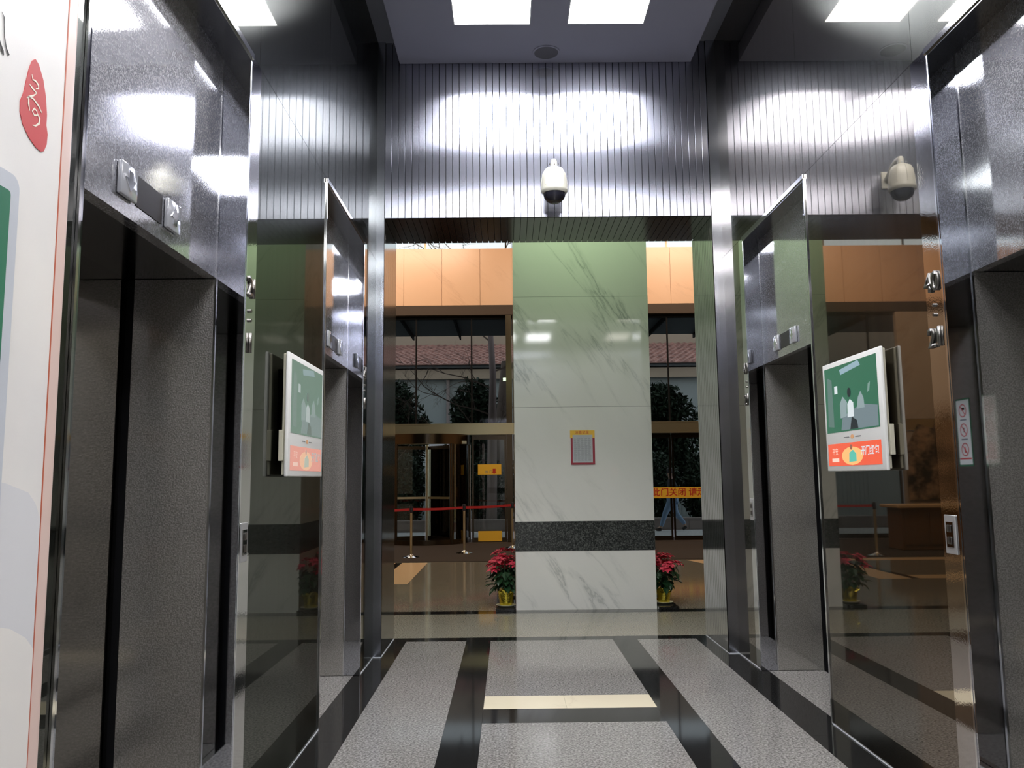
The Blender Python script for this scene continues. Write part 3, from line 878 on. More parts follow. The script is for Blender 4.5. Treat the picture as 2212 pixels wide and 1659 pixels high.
for k in range(3):
    a = PI * 1.5 + 0.80 + k * 2 * PI / 3
    d = Vector((math.cos(a), math.sin(a), 0)); n_ = Vector((-d.y, d.x, 0)) * 0.02
    wg = None
    for nm, (r0, r1, z0, z1), mt_ in (('wing_frame', (0.88, 0.94, 0.03, 2.30), T['brassdk']), ('wing_rail', (0.05, 0.88, 2.22, 2.30), T['brassdk']), ('wing_rail', (0.05, 0.88, 0.03, 0.16), T['brassdk']),
                                      ('push_bar', (0.05, 0.88, 1.04, 1.09), T['brass']), ('wing_glass', (0.05, 0.88, 0.16, 2.22), T['clear2'])):
        bm = bmesh.new()
        w_ = n_ if nm != 'wing_glass' else n_ * 0.2
        ps = []
        for r_ in (r0, r1):
            for z in (z0, z1):
                for sg in (-1, 1): ps.append(bm.verts.new(RC + d * r_ + w_ * sg + Vector((0, 0, z))))
        for f in ((0, 1, 3, 2), (4, 6, 7, 5), (0, 4, 5, 1), (2, 3, 7, 6), (0, 2, 6, 4), (1, 5, 7, 3)): bm.faces.new([ps[q] for q in f])
        from_bm(nm, bm, mt_, rv)

# ------------------------------------------------------------------ security camera on the ribbed wall
sc = empty('security_camera', (0.43, YF, 4.25), 'white dome security camera on the ribbed steel wall above the opening', 'camera')
cxx, cyy = 0.432, 6.86
lathe('housing', [(0.0, 4.215), (0.045, 4.213), (0.075, 4.195), (0.098, 4.155), (0.108, 4.09), (0.112, 4.03), (0.116, 4.005), (0.116, 3.99), (0.104, 3.972), (0.0, 3.972)], (cxx, cyy, 0), T['ivory'], sc, 36)
lathe('smoked_dome', [(0.098, 3.972)] + [(0.098 * math.cos(a), 3.972 - 0.088 * math.sin(a)) for a in [k * PI / 16 for k in range(1, 8)]] + [(0, 3.884)], (cxx, cyy, 0), T['dome'], sc, 32)
bm = bmesh.new()
for k in range(8):
    a = 2 * PI * k / 8
    c, s_ = math.cos(a), math.sin(a)
    tube_bm(bm, [(cxx + r * c, cyy + r * s_, z) for r, z in ((0.076, 4.195), (0.099, 4.155), (0.109, 4.09), (0.113, 4.03))], 0.004, 5)
from_bm('housing_ridge', bm, T['ivory'], sc)
lathe('neck', [(0.026, 4.21), (0.028, 4.265), (0.022, 4.285), (0, 4.287)], (cxx, cyy, 0), T['ivory'], sc, 20)
for dx in (-0.038, 0.036, 0.002): lathe('screw', [(0, 0), (0.005, 0), (0.005, 0.012), (0, 0.012)], (cxx + dx, cyy - 0.03, 4.225), T['chrome'], sc, 8)
tube('bracket_arm', [(cxx, cyy, 4.262), (cxx, cyy + 0.05, 4.27), (cxx, cyy + 0.13, 4.25), (cxx, cyy + 0.21, 4.20), (cxx, YF - 0.01, 4.17)], [0.024, 0.026, 0.027, 0.028, 0.03], T['ivory'], sc, 12)
box('wall_plate', cxx - 0.05, cxx + 0.05, YF - 0.012, YF + 0.002, 4.09, 4.25, T['ivory'], sc, 0.004, 1)

# ------------------------------------------------------------------ wall screens
def em(name, c, s=1.0): return M(name, tuple(x * 0.3 for x in c), 0.25, emit=c, estr=s)
def screens(side, label):
    left = side == 'left'
    s = 1 if left else -1
    S = SL if left else SR
    xf = -1.103 if left else 1.905
    P = planeP('+x', xf) if left else planeP('-x', xf)
    ya, yb = 4.085, 4.845
    U = (lambda y: y) if left else (lambda y: -y)
    t = empty('advertising_screen', (XL if left else XR, (ya + yb) / 2, 1.52), label, 'screen', 'advertising screens on the side walls')
    box('housing', xf, xf - s * 0.018, ya, yb, 1.522, 2.155, T['white'], t, 0.005, 3)
    box('back_layer', xf - s * 0.018, xf - s * 0.034, ya + 0.012, yb - 0.012, 1.53, 2.147, T['beige'], t, 0.003, 1)
    box('wall_bracket', xf - s * 0.034, (XL + 0.0005) if left else (XR - 0.0005), ya + 0.12, yb - 0.12, 1.6, 2.08, T['black'], t)
    box('connector_box', xf - s * 0.022, xf - s * 0.044, ya - 0.012, ya + 0.02, 1.60, 1.755, T['beige'], t, 0.002, 1)
    def pat(nm, pts, d, m, par=None): 
        pp = [(U(y), z) for y, z in pts]
        if not left: pp = pp[::-1]
        return patch(nm, pp, P, d, m, par or t, 0.0006)
    def rc(a, b, c, d): return [(a, c), (b, c), (b, d), (a, d)]
    y0_, y1_ = ya + 0.045, yb - 0.028
    scn = pat('video_screen', rc(y0_, y1_, 1.745, 2.125), 0.0008, S['green'])
    W = y1_ - y0_
    def X(a): return (y0_ + a * W) if left else (y1_ - a * W)      # a=0 on the viewer's left
    def Z(b): return 1.745 + b * 0.38
    def poly(nm, pts, m, d): return pat(nm, [(X(a), Z(b)) for a, b in pts], d, m, scn)
    poly('ceiling_glow', [(0.32, 0.93), (0.68, 0.99), (0.72, 0.91), (0.34, 0.85)], S['pale'], 0.0014)
    poly('pale_curtain', [(0.04, 0.10), (0.16, 0.08), (0.15, 0.80), (0.06, 0.86)], S['dim'], 0.0014)
    poly('table', [(0.30, 0.02), (0.98, 0.02), (0.98, 0.30), (0.70, 0.36), (0.34, 0.22)], S['table'], 0.0014)
    poly('vase', [(0.30, 0.20), (0.42, 0.22), (0.44, 0.42), (0.36, 0.52), (0.30, 0.42)], S['pale2'], 0.002)
    poly('vase', [(0.62, 0.30), (0.76, 0.30), (0.75, 0.44), (0.70, 0.54), (0.65, 0.46)], S['pale2'], 0.002)
    poly('white_shirt', [(0.44, 0.20), (0.56, 0.20), (0.56, 0.40), (0.50, 0.46), (0.45, 0.40)], S['shirt'], 0.0026)
    poly('dark_hair', ell(0.49, 0.56, 0.035, 0.07, 12), S['hair'], 0.0026)
    poly('dark_trousers', [(0.48, 0.02), (0.63, 0.02), (0.61, 0.14), (0.52, 0.20)], S['hair'], 0.0028)
    poly('picture', [(0.20, 0.58), (0.26, 0.58), (0.26, 0.70), (0.20, 0.70)], S['shirt'], 0.002)
    poly('picture', [(0.82, 0.50), (0.86, 0.52), (0.88, 0.64), (0.84, 0.62)], S['dim2'], 0.002)
    lg = pat('orange_emblem', [(y, z) for y, z in ell((ya + yb) / 2 + 0.01, 1.712, 0.022, 0.012, 12)], 0.0008, S['peachp'])
    pat('fine_print', rc((ya + yb) / 2 - 0.10, (ya + yb) / 2 - 0.03, 1.709, 1.714), 0.0008, T['ink'])
    pat('fine_print', rc((ya + yb) / 2 + 0.05, (ya + yb) / 2 + 0.12, 1.709, 1.714), 0.0008, T['ink'])
    bnr = pat('advert_banner', rc(y0_, y1_, 1.553, 1.680), 0.0008, S['red'])
    def Zb(b): return 1.553 + b * 0.127
    def pb(nm, pts, m, d): return pat(nm, [(X(a), Zb(b)) for a, b in pts], d, m, bnr)
    pb('sunburst', ell(0.48, 0.42, 0.20, 0.40, 16), S['orange'], 0.0014)
    pb('figure', [(0.42, 0.15), (0.56, 0.18), (0.56, 0.50), (0.50, 0.68), (0.43, 0.55)], S['teal'], 0.002)
    pb('figure_head', ell(0.47, 0.80, 0.025, 0.12, 10), S['hair2'], 0.002)
    uu = U(X(0.80)); 
    text('advert_text', '开门红包', P, uu, Zb(0.58), 0.055, 0.002, S['shirt'], bnr, 0.0, 0.2, fontw=0.0008)
    text('advert_text', '平安', P, U(X(0.15)), Zb(0.62), 0.042, 0.002, S['cream'], bnr, 0.0)
    pb('white_button', rc_ab(0.08, 0.22, 0.18, 0.34), S['cream'], 0.002)
def rc_ab(a, b, c, d): return [(a, c), (b, c), (b, d), (a, d)]
SR, SL = {}, {}
for k, c, st in (('green', (0.030, 0.125, 0.075), 0.85), ('pale', (0.25, 0.36, 0.42), 0.8), ('dim', (0.10, 0.17, 0.15), 0.8), ('dim2', (0.17, 0.27, 0.24), 0.8), ('table', (0.15, 0.20, 0.22), 0.8),
                 ('pale2', (0.24, 0.31, 0.32), 0.8), ('shirt', (0.55, 0.60, 0.62), 0.9), ('hair', (0.02, 0.03, 0.035), 0.6), ('red', (0.70, 0.10, 0.05), 0.9), ('orange', (0.85, 0.42, 0.16), 0.9),
                 ('teal', (0.10, 0.42, 0.33), 0.9), ('hair2', (0.30, 0.12, 0.08), 0.7), ('cream', (0.85, 0.55, 0.45), 0.9)):
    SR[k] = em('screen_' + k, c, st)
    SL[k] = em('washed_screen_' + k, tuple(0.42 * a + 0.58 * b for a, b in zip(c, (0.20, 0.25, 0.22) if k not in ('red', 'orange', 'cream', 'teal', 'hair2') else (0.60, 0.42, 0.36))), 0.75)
S = SR
SL['peachp'] = SR['peachp'] = M('peach_print', (0.75, 0.40, 0.20), 0.6)
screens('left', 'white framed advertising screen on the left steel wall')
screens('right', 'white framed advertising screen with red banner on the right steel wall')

# ------------------------------------------------------------------ advertising cabinet at the left edge
xa = -1.075
ad = empty('advertising_cabinet', (xa, 1.4, 0), 'tall white advertising cabinet with a red seal at the left picture edge', 'advertising panel')
T['adwhite'] = M('cabinet_face', (0.80, 0.775, 0.74), 0.35)
vv = coords(T['adwhite']); 
NT(T['adwhite'])[1].new(ramp(T['adwhite'], noise(T['adwhite'], vv, 2.2, 4), [(0.35, (0.76, 0.745, 0.73)), (0.65, (0.84, 0.81, 0.77))]), bsdf(T['adwhite']).inputs['Base Color'])
T['pink'] = M('cabinet_pink_edge', (0.74, 0.56, 0.50), 0.35)
T['wash1'] = M('pale_mountain_print', (0.70, 0.70, 0.72), 0.5)
T['wash2'] = M('deeper_mountain_print', (0.58, 0.60, 0.64), 0.5)
T['rust'] = M('rust_line', (0.50, 0.12, 0.06), 0.5)
T['seal'] = M('seal_red', (0.55, 0.055, 0.06), 0.5)
T['sealtext'] = M('seal_cream', (0.85, 0.78, 0.66), 0.5)
T['screenframe'] = M('grey_screen_frame', (0.55, 0.58, 0.63), 0.3)
box('cabinet_body', xa - 0.001, -1.1645, 0.7, 1.8975, 0.02, 3.1, T['adwhite'], ad)
# rounded pink edge
bm = bmesh.new()
prof = [(xa - 0.001, 1.898), (xa - 0.001, 1.928)] + [(xa - 0.001 - 0.035 * (1 - math.cos(a)), 1.928 + 0.035 * math.sin(a)) for a in [k * PI / 2 / 8 for k in range(1, 9)]] + [(-1.1645, 1.963), (-1.1645, 1.898)]
lo = [bm.verts.new((x, y, 0.02)) for x, y in prof]; hi = [bm.verts.new((x, y, 3.1)) for x, y in prof]
bm.faces.new(lo); bm.faces.new(hi[::-1])
for k in range(len(lo)): bm.faces.new((lo[k], lo[(k + 1) % len(lo)], hi[(k + 1) % len(lo)], hi[k]))
o = from_bm('rounded_edge', bm, T['pink'], ad, True); o['label'] = 'rounded pink edge trim'
P = planeP('+x', xa - 0.001)
patch('rust_line', rect(1.8925, 1.8965, 0.02, 3.1), P, 0.001, T['rust'], ad, 0.001)
seal = [(1.765, 2.468), (1.775, 2.462), (1.79, 2.435), (1.80, 2.40), (1.806, 2.36), (1.806, 2.335), (1.811, 2.315), (1.810, 2.29), (1.803, 2.27), (1.795, 2.264), (1.78, 2.266), (1.76, 2.277), (1.742, 2.297), (1.733, 2.320), (1.732, 2.345), (1.739, 2.368), (1.744, 2.40), (1.750, 2.435), (1.757, 2.458)]
seal = [(1.722 + (y - 1.732) * 1.40, z) for y, z in seal]
sl = patch('seal', seal, P, 0.0015, T['seal'], ad, 0.0015); sl['label'] = 'leaf-shaped red seal'
def st(pts, w_): brush('seal_character', [(1.722 + (a - 1.732) * 1.4, b) for a, b in pts], w_, P, 0.0022, T['sealtext'], sl)
st([(1.757, 2.425), (1.760, 2.415), (1.768, 2.417), (1.776, 2.413), (1.777, 2.405), (1.770, 2.400)], [0.001, 0.002, 0.002, 0.003, 0.0025, 0.001])
st([(1.752, 2.398), (1.760, 2.395), (1.773, 2.391), (1.765, 2.380), (1.752, 2.368), (1.747, 2.362)], [0.001, 0.0025, 0.002, 0.0018, 0.002, 0.0008])
st([(1.750, 2.368), (1.765, 2.372), (1.780, 2.365), (1.790, 2.355)], [0.001, 0.002, 0.0025, 0.0015])
st([(1.752, 2.366), (1.753, 2.352), (1.757, 2.338)], [0.002, 0.0028, 0.001])
st([(1.768, 2.350), (1.764, 2.342), (1.770, 2.336), (1.778, 2.341), (1.776, 2.350), (1.768, 2.352)], [0.002] * 6)
st([(1.778, 2.345), (1.785, 2.338), (1.784, 2.325), (1.775, 2.314), (1.766, 2.310)], [0.002, 0.003, 0.003, 0.002, 0.0006])
# black brush strokes at the top left
brush('brush_stroke', [(1.64, 2.505), (1.648, 2.498), (1.650, 2.48), (1.654, 2.455), (1.662, 2.435), (1.672, 2.424)], [0.001, 0.002, 0.0015, 0.0018, 0.0022, 0.004], P, 0.0015, T['ink2'] if 'ink2' in T else T['display'], ad)
brush('brush_stroke', [(1.630, 2.45), (1.64, 2.435), (1.65, 2.422), (1.655, 2.415)], [0.002, 0.003, 0.005, 0.001], P, 0.0015, T['display'], ad)
# inset screen in a rounded grey frame
def rrect(u0, u1, v0, v1, r, n=6):
    pts = []
    for cx_, cy_, a0 in ((u1 - r, v1 - r, 0), (u0 + r, v1 - r, PI / 2), (u0 + r, v0 + r, PI), (u1 - r, v0 + r, 1.5 * PI)):
        for k in range(n + 1):
            a = a0 + PI / 2 * k / n
            pts.append((cx_ + r * math.cos(a), cy_ + r * math.sin(a)))
    return pts
sf = patch('screen_frame', rrect(0.95, 1.722, 1.10, 2.165, 0.03), P, 0.012, T['screenframe'], ad, 0.012)
patch('screen', rrect(0.985, 1.690, 1.135, 2.125, 0.01), P, 0.0135, S['green'], sf, 0.001)
patch('mountain_print', [(0.7, 0.02), (1.892, 0.02), (1.892, 1.42), (1.87, 1.455), (1.84, 1.48), (1.80, 1.49), (1.76, 1.50), (1.73, 1.505), (0.7, 1.52)], P, 0.0008, T['wash1'], ad, 0.0006)
patch('mountain_print', [(0.7, 0.02), (1.892, 0.02), (1.892, 1.13), (1.86, 1.16), (1.80, 1.19), (1.76, 1.20), (0.7, 1.22)], P, 0.0014, T['adwhite'], ad, 0.0006)

# ------------------------------------------------------------------ stanchions
def stanchion(x, y, to, label):
    t = empty('belt_stanchion', (x, y, 0.008), label, 'stanchion', 'brass stanchions with red belts before the revolving door')
    lathe('base', [(0, 0.008), (0.17, 0.008), (0.17, 0.016), (0.12, 0.03), (0.05, 0.045), (0.028, 0.07), (0, 0.07)], (x, y, 0), T['chrome'], t, 32)
    lathe('post', [(0, 0.05), (0.024, 0.05), (0.024, 0.88), (0, 0.88)], (x, y, 0), T['brass'], t, 16)
    lathe('belt_head', [(0, 0.86), (0.036, 0.86), (0.036, 0.975), (0.028, 0.99), (0, 0.992)], (x, y, 0), T['dome'], t, 20)
    if to:
        a = Vector((x, y, 0.925)); b = Vector((to[0], to[1], 0.925)); d = (b - a).normalized(); a += d * 0.037; b -= d * 0.037
        n_ = Vector((-d.y, d.x, 0)) * 0.0012
        bm = bmesh.new(); N_ = 10; rows = []
        for k in range(N_ + 1):
            q = a.lerp(b, k / N_); q.z -= 0.012 * math.sin(PI * k / N_)
            rows.append([bm.verts.new(q + n_ * sg + Vector((0, 0, h))) for sg, h in ((-1, -0.024), (1, -0.024), (1, 0.024), (-1, 0.024))])
        for p, q in zip(rows, rows[1:]):
            for j in range(4): bm.faces.new((p[j], p[(j + 1) % 4], q[(j + 1) % 4], q[j]))
        bm.faces.new(rows[0]); bm.faces.new(rows[-1][::-1])
        from_bm('belt', bm, T['red'], t)
stanchion(-2.95, 15.35, (-1.884, 15.97), 'brass stanchion at the left end of the belt line, hidden by the corridor wall')
stanchion(-1.884, 15.97, (-0.896, 16.72), 'brass stanchion nearer the corridor wall, standing before the revolving door')
stanchion(-0.896, 16.72, (0.09, 17.85), 'middle brass stanchion in front of the centre of the glass front')
stanchion(0.09, 17.85, None, 'brass stanchion whose post is hidden at the pillar edge')

# ------------------------------------------------------------------ poinsettias
def leaf_mesh(bm, base, dirv, up, length, wid, cup=0.15):
    d = Vector(dirv).normalized(); s_ = d.cross(up).normalized(); n_ = s_.cross(d)
    pts = [(0, 0), (0.25, 0.42), (0.55, 0.5), (0.8, 0.28), (1, 0)]
    c = [bm.verts.new(base + d * (t * length) + n_ * (-cup * length * t * t)) for t, _ in pts]
    l_ = [bm.verts.new(base + d * (t * length) + s_ * (w_ * wid) + n_ * (0.08 * length - cup * length * t * t)) for t, w_ in pts[1:-1]]
    r_ = [bm.verts.new(base + d * (t * length) - s_ * (w_ * wid) + n_ * (0.08 * length - cup * length * t * t)) for t, w_ in pts[1:-1]]
    bm.faces.new((c[0], c[1], l_[0])); bm.faces.new((c[0], r_[0], c[1]))
    for k in range(2):
        bm.faces.new((c[k + 1], c[k + 2], l_[k + 1], l_[k])); bm.faces.new((c[k + 1], r_[k], r_[k + 1], c[k + 2]))
    bm.faces.new((c[3], c[4], l_[2])); bm.faces.new((c[3], r_[2], c[4]))
def poinsettia(x, y, z, label, rnd, sc_=1.0, lean=(0, 0)):
    n_before = set(bpy.data.objects)
    t = empty('potted_poinsettia', (x, y, z), label, 'plant', 'poinsettias at the foot of the pillar')
    pot_r = 0.085 * sc_
    bm = bmesh.new()
    n = 40; rings = []
    for r, zz in ((0.0, 0.012), (0.070, 0.012), (0.075, 0.03), (0.084, 0.10), (0.092, 0.17), (0.100, 0.185), (0.088, 0.18), (0.080, 0.15), (0.0, 0.15)):
        if r == 0: rings.append([bm.verts.new((x, y, z + zz * sc_))]); continue
        rings.append([bm.verts.new((x + sc_ * r * (1 + 0.05 * math.sin(9 * 2 * PI * k / n + zz * 30)) * math.cos(2 * PI * k / n), y + sc_ * r * (1 + 0.05 * math.sin(9 * 2 * PI * k / n + zz * 30)) * math.sin(2 * PI * k / n), z + zz * sc_ + (0.012 * math.sin(5 * 2 * PI * k / n) if zz > 0.16 else 0))) for k in range(n)])
    for a, b in zip(rings, rings[1:]):
        for k in range(n):
            k2 = (k + 1) % n
            if len(a) == 1: bm.faces.new((a[0], b[k], b[k2]))
            elif len(b) == 1: bm.faces.new((a[k], a[k2], b[0]))
            else: bm.faces.new((a[k], a[k2], b[k2], b[k]))
    from_bm('foil_pot', bm, T['gold'], t, True)
    lathe('saucer', [(0, 0.0), (0.09 * sc_, 0.0), (0.118 * sc_, 0.02), (0.112 * sc_, 0.022), (0.085 * sc_, 0.008), (0, 0.008)], (x, y, z), T['saucer'], t, 28)
    bm = bmesh.new()
    for sgn in (-1, 1):
        for a in (0.3, 0.9):
            leaf_mesh(bm, Vector((x + sgn * 0.01, y - 0.095 * sc_, z + 0.15 * sc_)), (sgn * math.cos(a), -0.4, math.sin(a)), Vector((0, -1, 0.2)), 0.07 * sc_, 0.045)
    from_bm('foil_bow', bm, T['gold'], t)
    heads = []
    for k in range(11):
        a = 2 * PI * k / 11 * 2.4 + rnd.random()
        rr = 0.03 + 0.20 * math.sqrt((k + 0.5) / 11)
        zz = 0.56 - 0.9 * rr * rr * 5 * 0.55 + rnd.uniform(-0.03, 0.05)
        heads.append(Vector((x + sc_ * rr * math.cos(a) + lean[0] * 0.1, y + sc_ * rr * math.sin(a), z + sc_ * zz)))
    bm = bmesh.new()
    for h_ in heads:
        b0 = Vector((x + rnd.uniform(-0.03, 0.03), y + rnd.uniform(-0.03, 0.03), z + 0.15 * sc_))
        tube_bm(bm, [b0, b0.lerp(h_, 0.5) + Vector((0, 0, 0.02)), h_], [0.005, 0.004, 0.003], 5)
    from_bm('stems', bm, T['leaf'], t)
    bm = bmesh.new()
    for k in range(95):
        a = rnd.uniform(0, 2 * PI); e = rnd.uniform(-0.6, 0.5)
        rr = rnd.uniform(0.03, 0.15) * sc_
        b0 = Vector((x + rr * math.cos(a), y + rr * math.sin(a), z + sc_ * rnd.uniform(0.22, 0.47)))
        leaf_mesh(bm, b0, (math.cos(a), math.sin(a), e - 0.25), Vector((0, 0, 1)), rnd.uniform(0.09, 0.14) * sc_, rnd.uniform(0.06, 0.09) * sc_, 0.3)
    o = from_bm('foliage', bm, T['leaf'], t); o['kind'] = 'stuff'
    for h_ in heads:
        bm = bmesh.new()
        nb = 9
        out = Vector((h_.x - x, h_.y - y, 0.25 + 0.2)).normalized()
        q = Vector((0, 0, 1)).rotation_difference(out)
        for j in range(nb):
            a = 2 * PI * j / nb + rnd.uniform(-0.15, 0.15)
            ln = (0.105 if j % 2 else 0.085) * sc_ * rnd.uniform(0.85, 1.1)
            d = q @ Vector((math.cos(a), math.sin(a), rnd.uniform(-0.05, 0.25)))
            leaf_mesh(bm, h_, d, q @ Vector((0, 0, 1)), ln, ln * 0.62, 0.22)
        for j in range(5):
            a = 2 * PI * j / 5 + 0.4
            d = q @ Vector((math.cos(a), math.sin(a), 0.6))
            leaf_mesh(bm, h_ + q @ Vector((0, 0, 0.006)), d, q @ Vector((0, 0, 1)), 0.05 * sc_, 0.032 * sc_, 0.1)
        from_bm('flower_head', bm, T['bract'], t)
    for o in set(bpy.data.objects) - n_before:      # leaves press against the pillar, they do not enter it
        if o.type != 'MESH': continue
        ox = x + o.location.x
        for vv in o.data.vertices:
            wx = ox + vv.co.x
            if x < 0.9 and wx > PX0 - 0.006: vv.co.x = PX0 - 0.006 - 0.02 * min(1, wx - PX0 + 0.006) - ox
            if x > 0.9 and wx < PX1 + 0.006: vv.co.x = PX1 + 0.006 + 0.02 * min(1, PX1 + 0.006 - wx) - ox
# black stone plinth strips under the plants
tag(box('plinth_slab', -0.15, PX0 - 0.004, 9.43, 10.7, 0.0, 0.035, T['blackst'], None, 0.003, 1), 'low black stone slab under the red plants left of the pillar', 'plinth')
tag(box('plinth_slab', PX1 + 0.004, 1.935, 9.43, 10.7, 0.0, 0.035, T['blackst'], None, 0.003, 1), 'low black stone slab under the red plants right of the pillar', 'plinth')
poinsettia(-0.035, 9.62, 0.036, 'red poinsettia in a gold foil pot left of the pillar', random.Random(3), 0.98)
poinsettia(-0.02, 10.36, 0.036, 'second red poinsettia set behind the front one left of the pillar', random.Random(5), 0.98)
poinsettia(1.815, 9.72, 0.036, 'red poinsettia in a gold foil pot right of the pillar', random.Random(8), 0.92)
poinsettia(1.80, 10.42, 0.036, 'second red poinsettia set behind the front one right of the pillar', random.Random(9), 0.95)

# ------------------------------------------------------------------ outside
T['pave'] = granite('pale_pavement', (0.42, 0.42, 0.43), (0.55, 0.55, 0.56), (0.65, 0.65, 0.66), 20, 0.8)
T['dirt'] = M('dark_soil', (0.05, 0.045, 0.04), 0.9)
T['extwall'] = M('pale_grey_render', (0.33, 0.36, 0.36), 0.8)
T['extbeige'] = M('beige_render', (0.42, 0.33, 0.25), 0.8)
T['kerb'] = M('pinkish_stone', (0.30, 0.25, 0.24), 0.8)
T['tile'] = M('red_roof_tile', (0.36, 0.17, 0.13), 0.7)
T['canopy'] = M('grey_canopy', (0.10, 0.11, 0.12), 0.6)
gr = tag(box('ground', -40, 40, 19.3, 80, -0.3, -0.012, T['dirt']), kind='structure')
box('pavement', -30, 30, 20.6, 23.6, -0.011, -0.002, T['pave'], gr)
box('threshold_strip', -9, 9, 19.3, 20.6, -0.011, 0.006, T['brownbeam'], gr)
cn = empty('entrance_canopy', (0, 21.4, 5.6), 'dark grey canopy outside, above the glass front', 'canopy')
box('canopy_slab', -12, 12, YG + 0.46, 23.2, 5.62, 5.9, T['canopy'], cn)
for k in range(9): box('canopy_fin', -5.4 + k * 1.35, -5.36 + k * 1.35, YG + 0.5, 23.2, 5.5, 5.62, T['black'], cn)
pw = empty('planter_wall', (0, 23.8, 0), 'low pinkish stone planter wall beyond the revolving door', 'wall')
for k in range(24): box('stone_block', -14 + k * 1.2, -12.806 + k * 1.2, 23.6, 23.9, 0, 0.28, T['kerb'], pw)
box('coping', -14.05, 15, 23.56, 23.94, 0.28, 0.33, T['kerb'], pw)
# building across the yard with a tiled roof
bd = empty('tiled_house', (0, 33, 0), 'pale house with a red tiled roof and beige eave beam across the yard', 'building')
box('wall', -16, 16, 32.0, 32.5, 0, 5.45, T['extwall'], bd)
box('eave_beam', -16.2, 16.2, 31.7, 31.95, 5.42, 5.80, T['extbeige'], bd)
box('gutter_shadow', -16.2, 16.2, 31.9, 32.3, 5.80, 6.0, T['canopy'], bd)
box('upper_wall', -16, 16, 35.2, 35.6, 5, 8.6, T['extbeige'], bd)
tube('downpipe', [(-2.33, 31.9, 0), (-2.33, 31.9, 5.4)], 0.07, T['kerb'], bd)
bm = bmesh.new()
rowsn = 15
for r_ in range(rowsn):
    y_a = 31.45 + r_ * 0.25; z_a = 5.98 + r_ * 0.092
    n = 70
    for k in range(n):
        xx = -8.5 + k * 0.27 + (0.135 if r_ % 2 else 0)
        p = [bm.verts.new((xx + dx, y_a + dy, z_a + dz)) for dx, dy, dz in ((0, 0, 0.0), (0.13, 0, 0.05), (0.26, 0, 0.0), (0.26, 0.27, 0.08), (0.13, 0.27, 0.13), (0, 0.27, 0.08))]
        q = [bm.verts.new((xx + dx, y_a, z_a - 0.03)) for dx in (0, 0.26)]
        bm.faces.new((p[0], p[1], p[4], p[5])); bm.faces.new((p[1], p[2], p[3], p[4])); bm.faces.new((q[0], q[1], p[2], p[1], p[0]))
v_ = coords(T['tile']); NT(T['tile'])[1].new(ramp(T['tile'], noise(T['tile'], v_, 3.5, 2), [(0.35, (0.24, 0.12, 0.10)), (0.65, (0.46, 0.24, 0.20))]), bsdf(T['tile']).inputs['Base Color'])
o = from_bm('roof_tiles', bm, T['tile'], bd); o['kind'] = 'stuff'
box('roof_deck', -8.6, 10.5, 31.6, 35.2, 5.85, 5.95, T['canopy'], bd)
# iron fence
fn = empty('iron_fence', (0, 27, 0), 'grey iron railing behind the shrubs outside', 'fence')
for z in (1.55, 2.05): box('rail', -8, 9, 27.0, 27.03, z, z + 0.03, T['extwall'], fn)
shared_box('baluster', (0.025, 0.025, 1.95), T['extwall'], [(-8 + 0.14 * k, 26.98, 1.2) for k in range(120)], fn)
tag(box('garden_wall', -12, 12, 28.6, 28.75, 0, 1.9, T['extwall']), 'pale grey garden wall behind the iron railing', 'wall')

def crown(rnd, c, rad, n, size):
    bm = bmesh.new()
    for k in range(n):
        u = rnd.uniform(-1, 1); a = rnd.uniform(0, 2 * PI); rr = rnd.random() ** 0.4
        s_ = math.sqrt(1 - u * u)
        lump = 1 + 0.22 * math.sin(3 * a + 5 * u) + 0.1 * math.sin(9 * a)
        p = Vector((c[0] + rad[0] * rr * lump * s_ * math.cos(a), c[1] + rad[1] * rr * s_ * math.sin(a), c[2] + rad[2] * rr * u))
        q = Quaternion((rnd.gauss(0, 1), rnd.gauss(0, 1), rnd.gauss(0, 1), rnd.gauss(0, 1))).normalized()
        s1_ = size * rnd.uniform(0.5, 1.2)
        vs = [bm.verts.new(p + q @ Vector(v)) for v in ((-s1_, 0, 0), (0, -s1_ * 0.4, 0), (s1_, 0, 0), (0, s1_ * 0.4, 0.1 * s1_))]
        bm.faces.new(vs)
    return bm
def evergreen(x, y, z, rad, n, size, label, seed, mat='tree', trunk=True, name='evergreen_tree', cat='tree', group='dark evergreens outside'):
    rnd = random.Random(seed)
    t = empty(name, (x, y, 0), label, cat, group)
    o = from_bm('foliage', crown(rnd, (x, y, z), rad, n, size), T[mat], t); o['kind'] = 'stuff'
    if trunk: tube('trunk', [(x, y, 0), (x + 0.05, y, z * 0.5), (x, y, z)], [0.14, 0.11, 0.06], T['bark'], t)
    return t
evergreen(-3.55, 26.1, 2.6, (0.95, 0.7, 2.1), 8500, 0.12, 'dark evergreen at the left of the window view', 21)
evergreen(-1.05, 26.2, 2.7, (0.85, 0.7, 2.1), 8500, 0.12, 'dark evergreen left of the bare tree trunk', 22)
evergreen(1.6, 26.1, 2.7, (1.0, 0.7, 2.2), 8500, 0.12, 'dark evergreen mostly hidden behind the pillar', 23)
evergreen(5.0, 26.1, 2.6, (1.1, 0.7, 2.0), 9500, 0.12, 'dark evergreen filling the right-hand window', 24)
evergreen(8.3, 26.1, 2.5, (1.1, 0.7, 2.0), 3200, 0.09, 'dark evergreen right of the right-hand window view', 25)
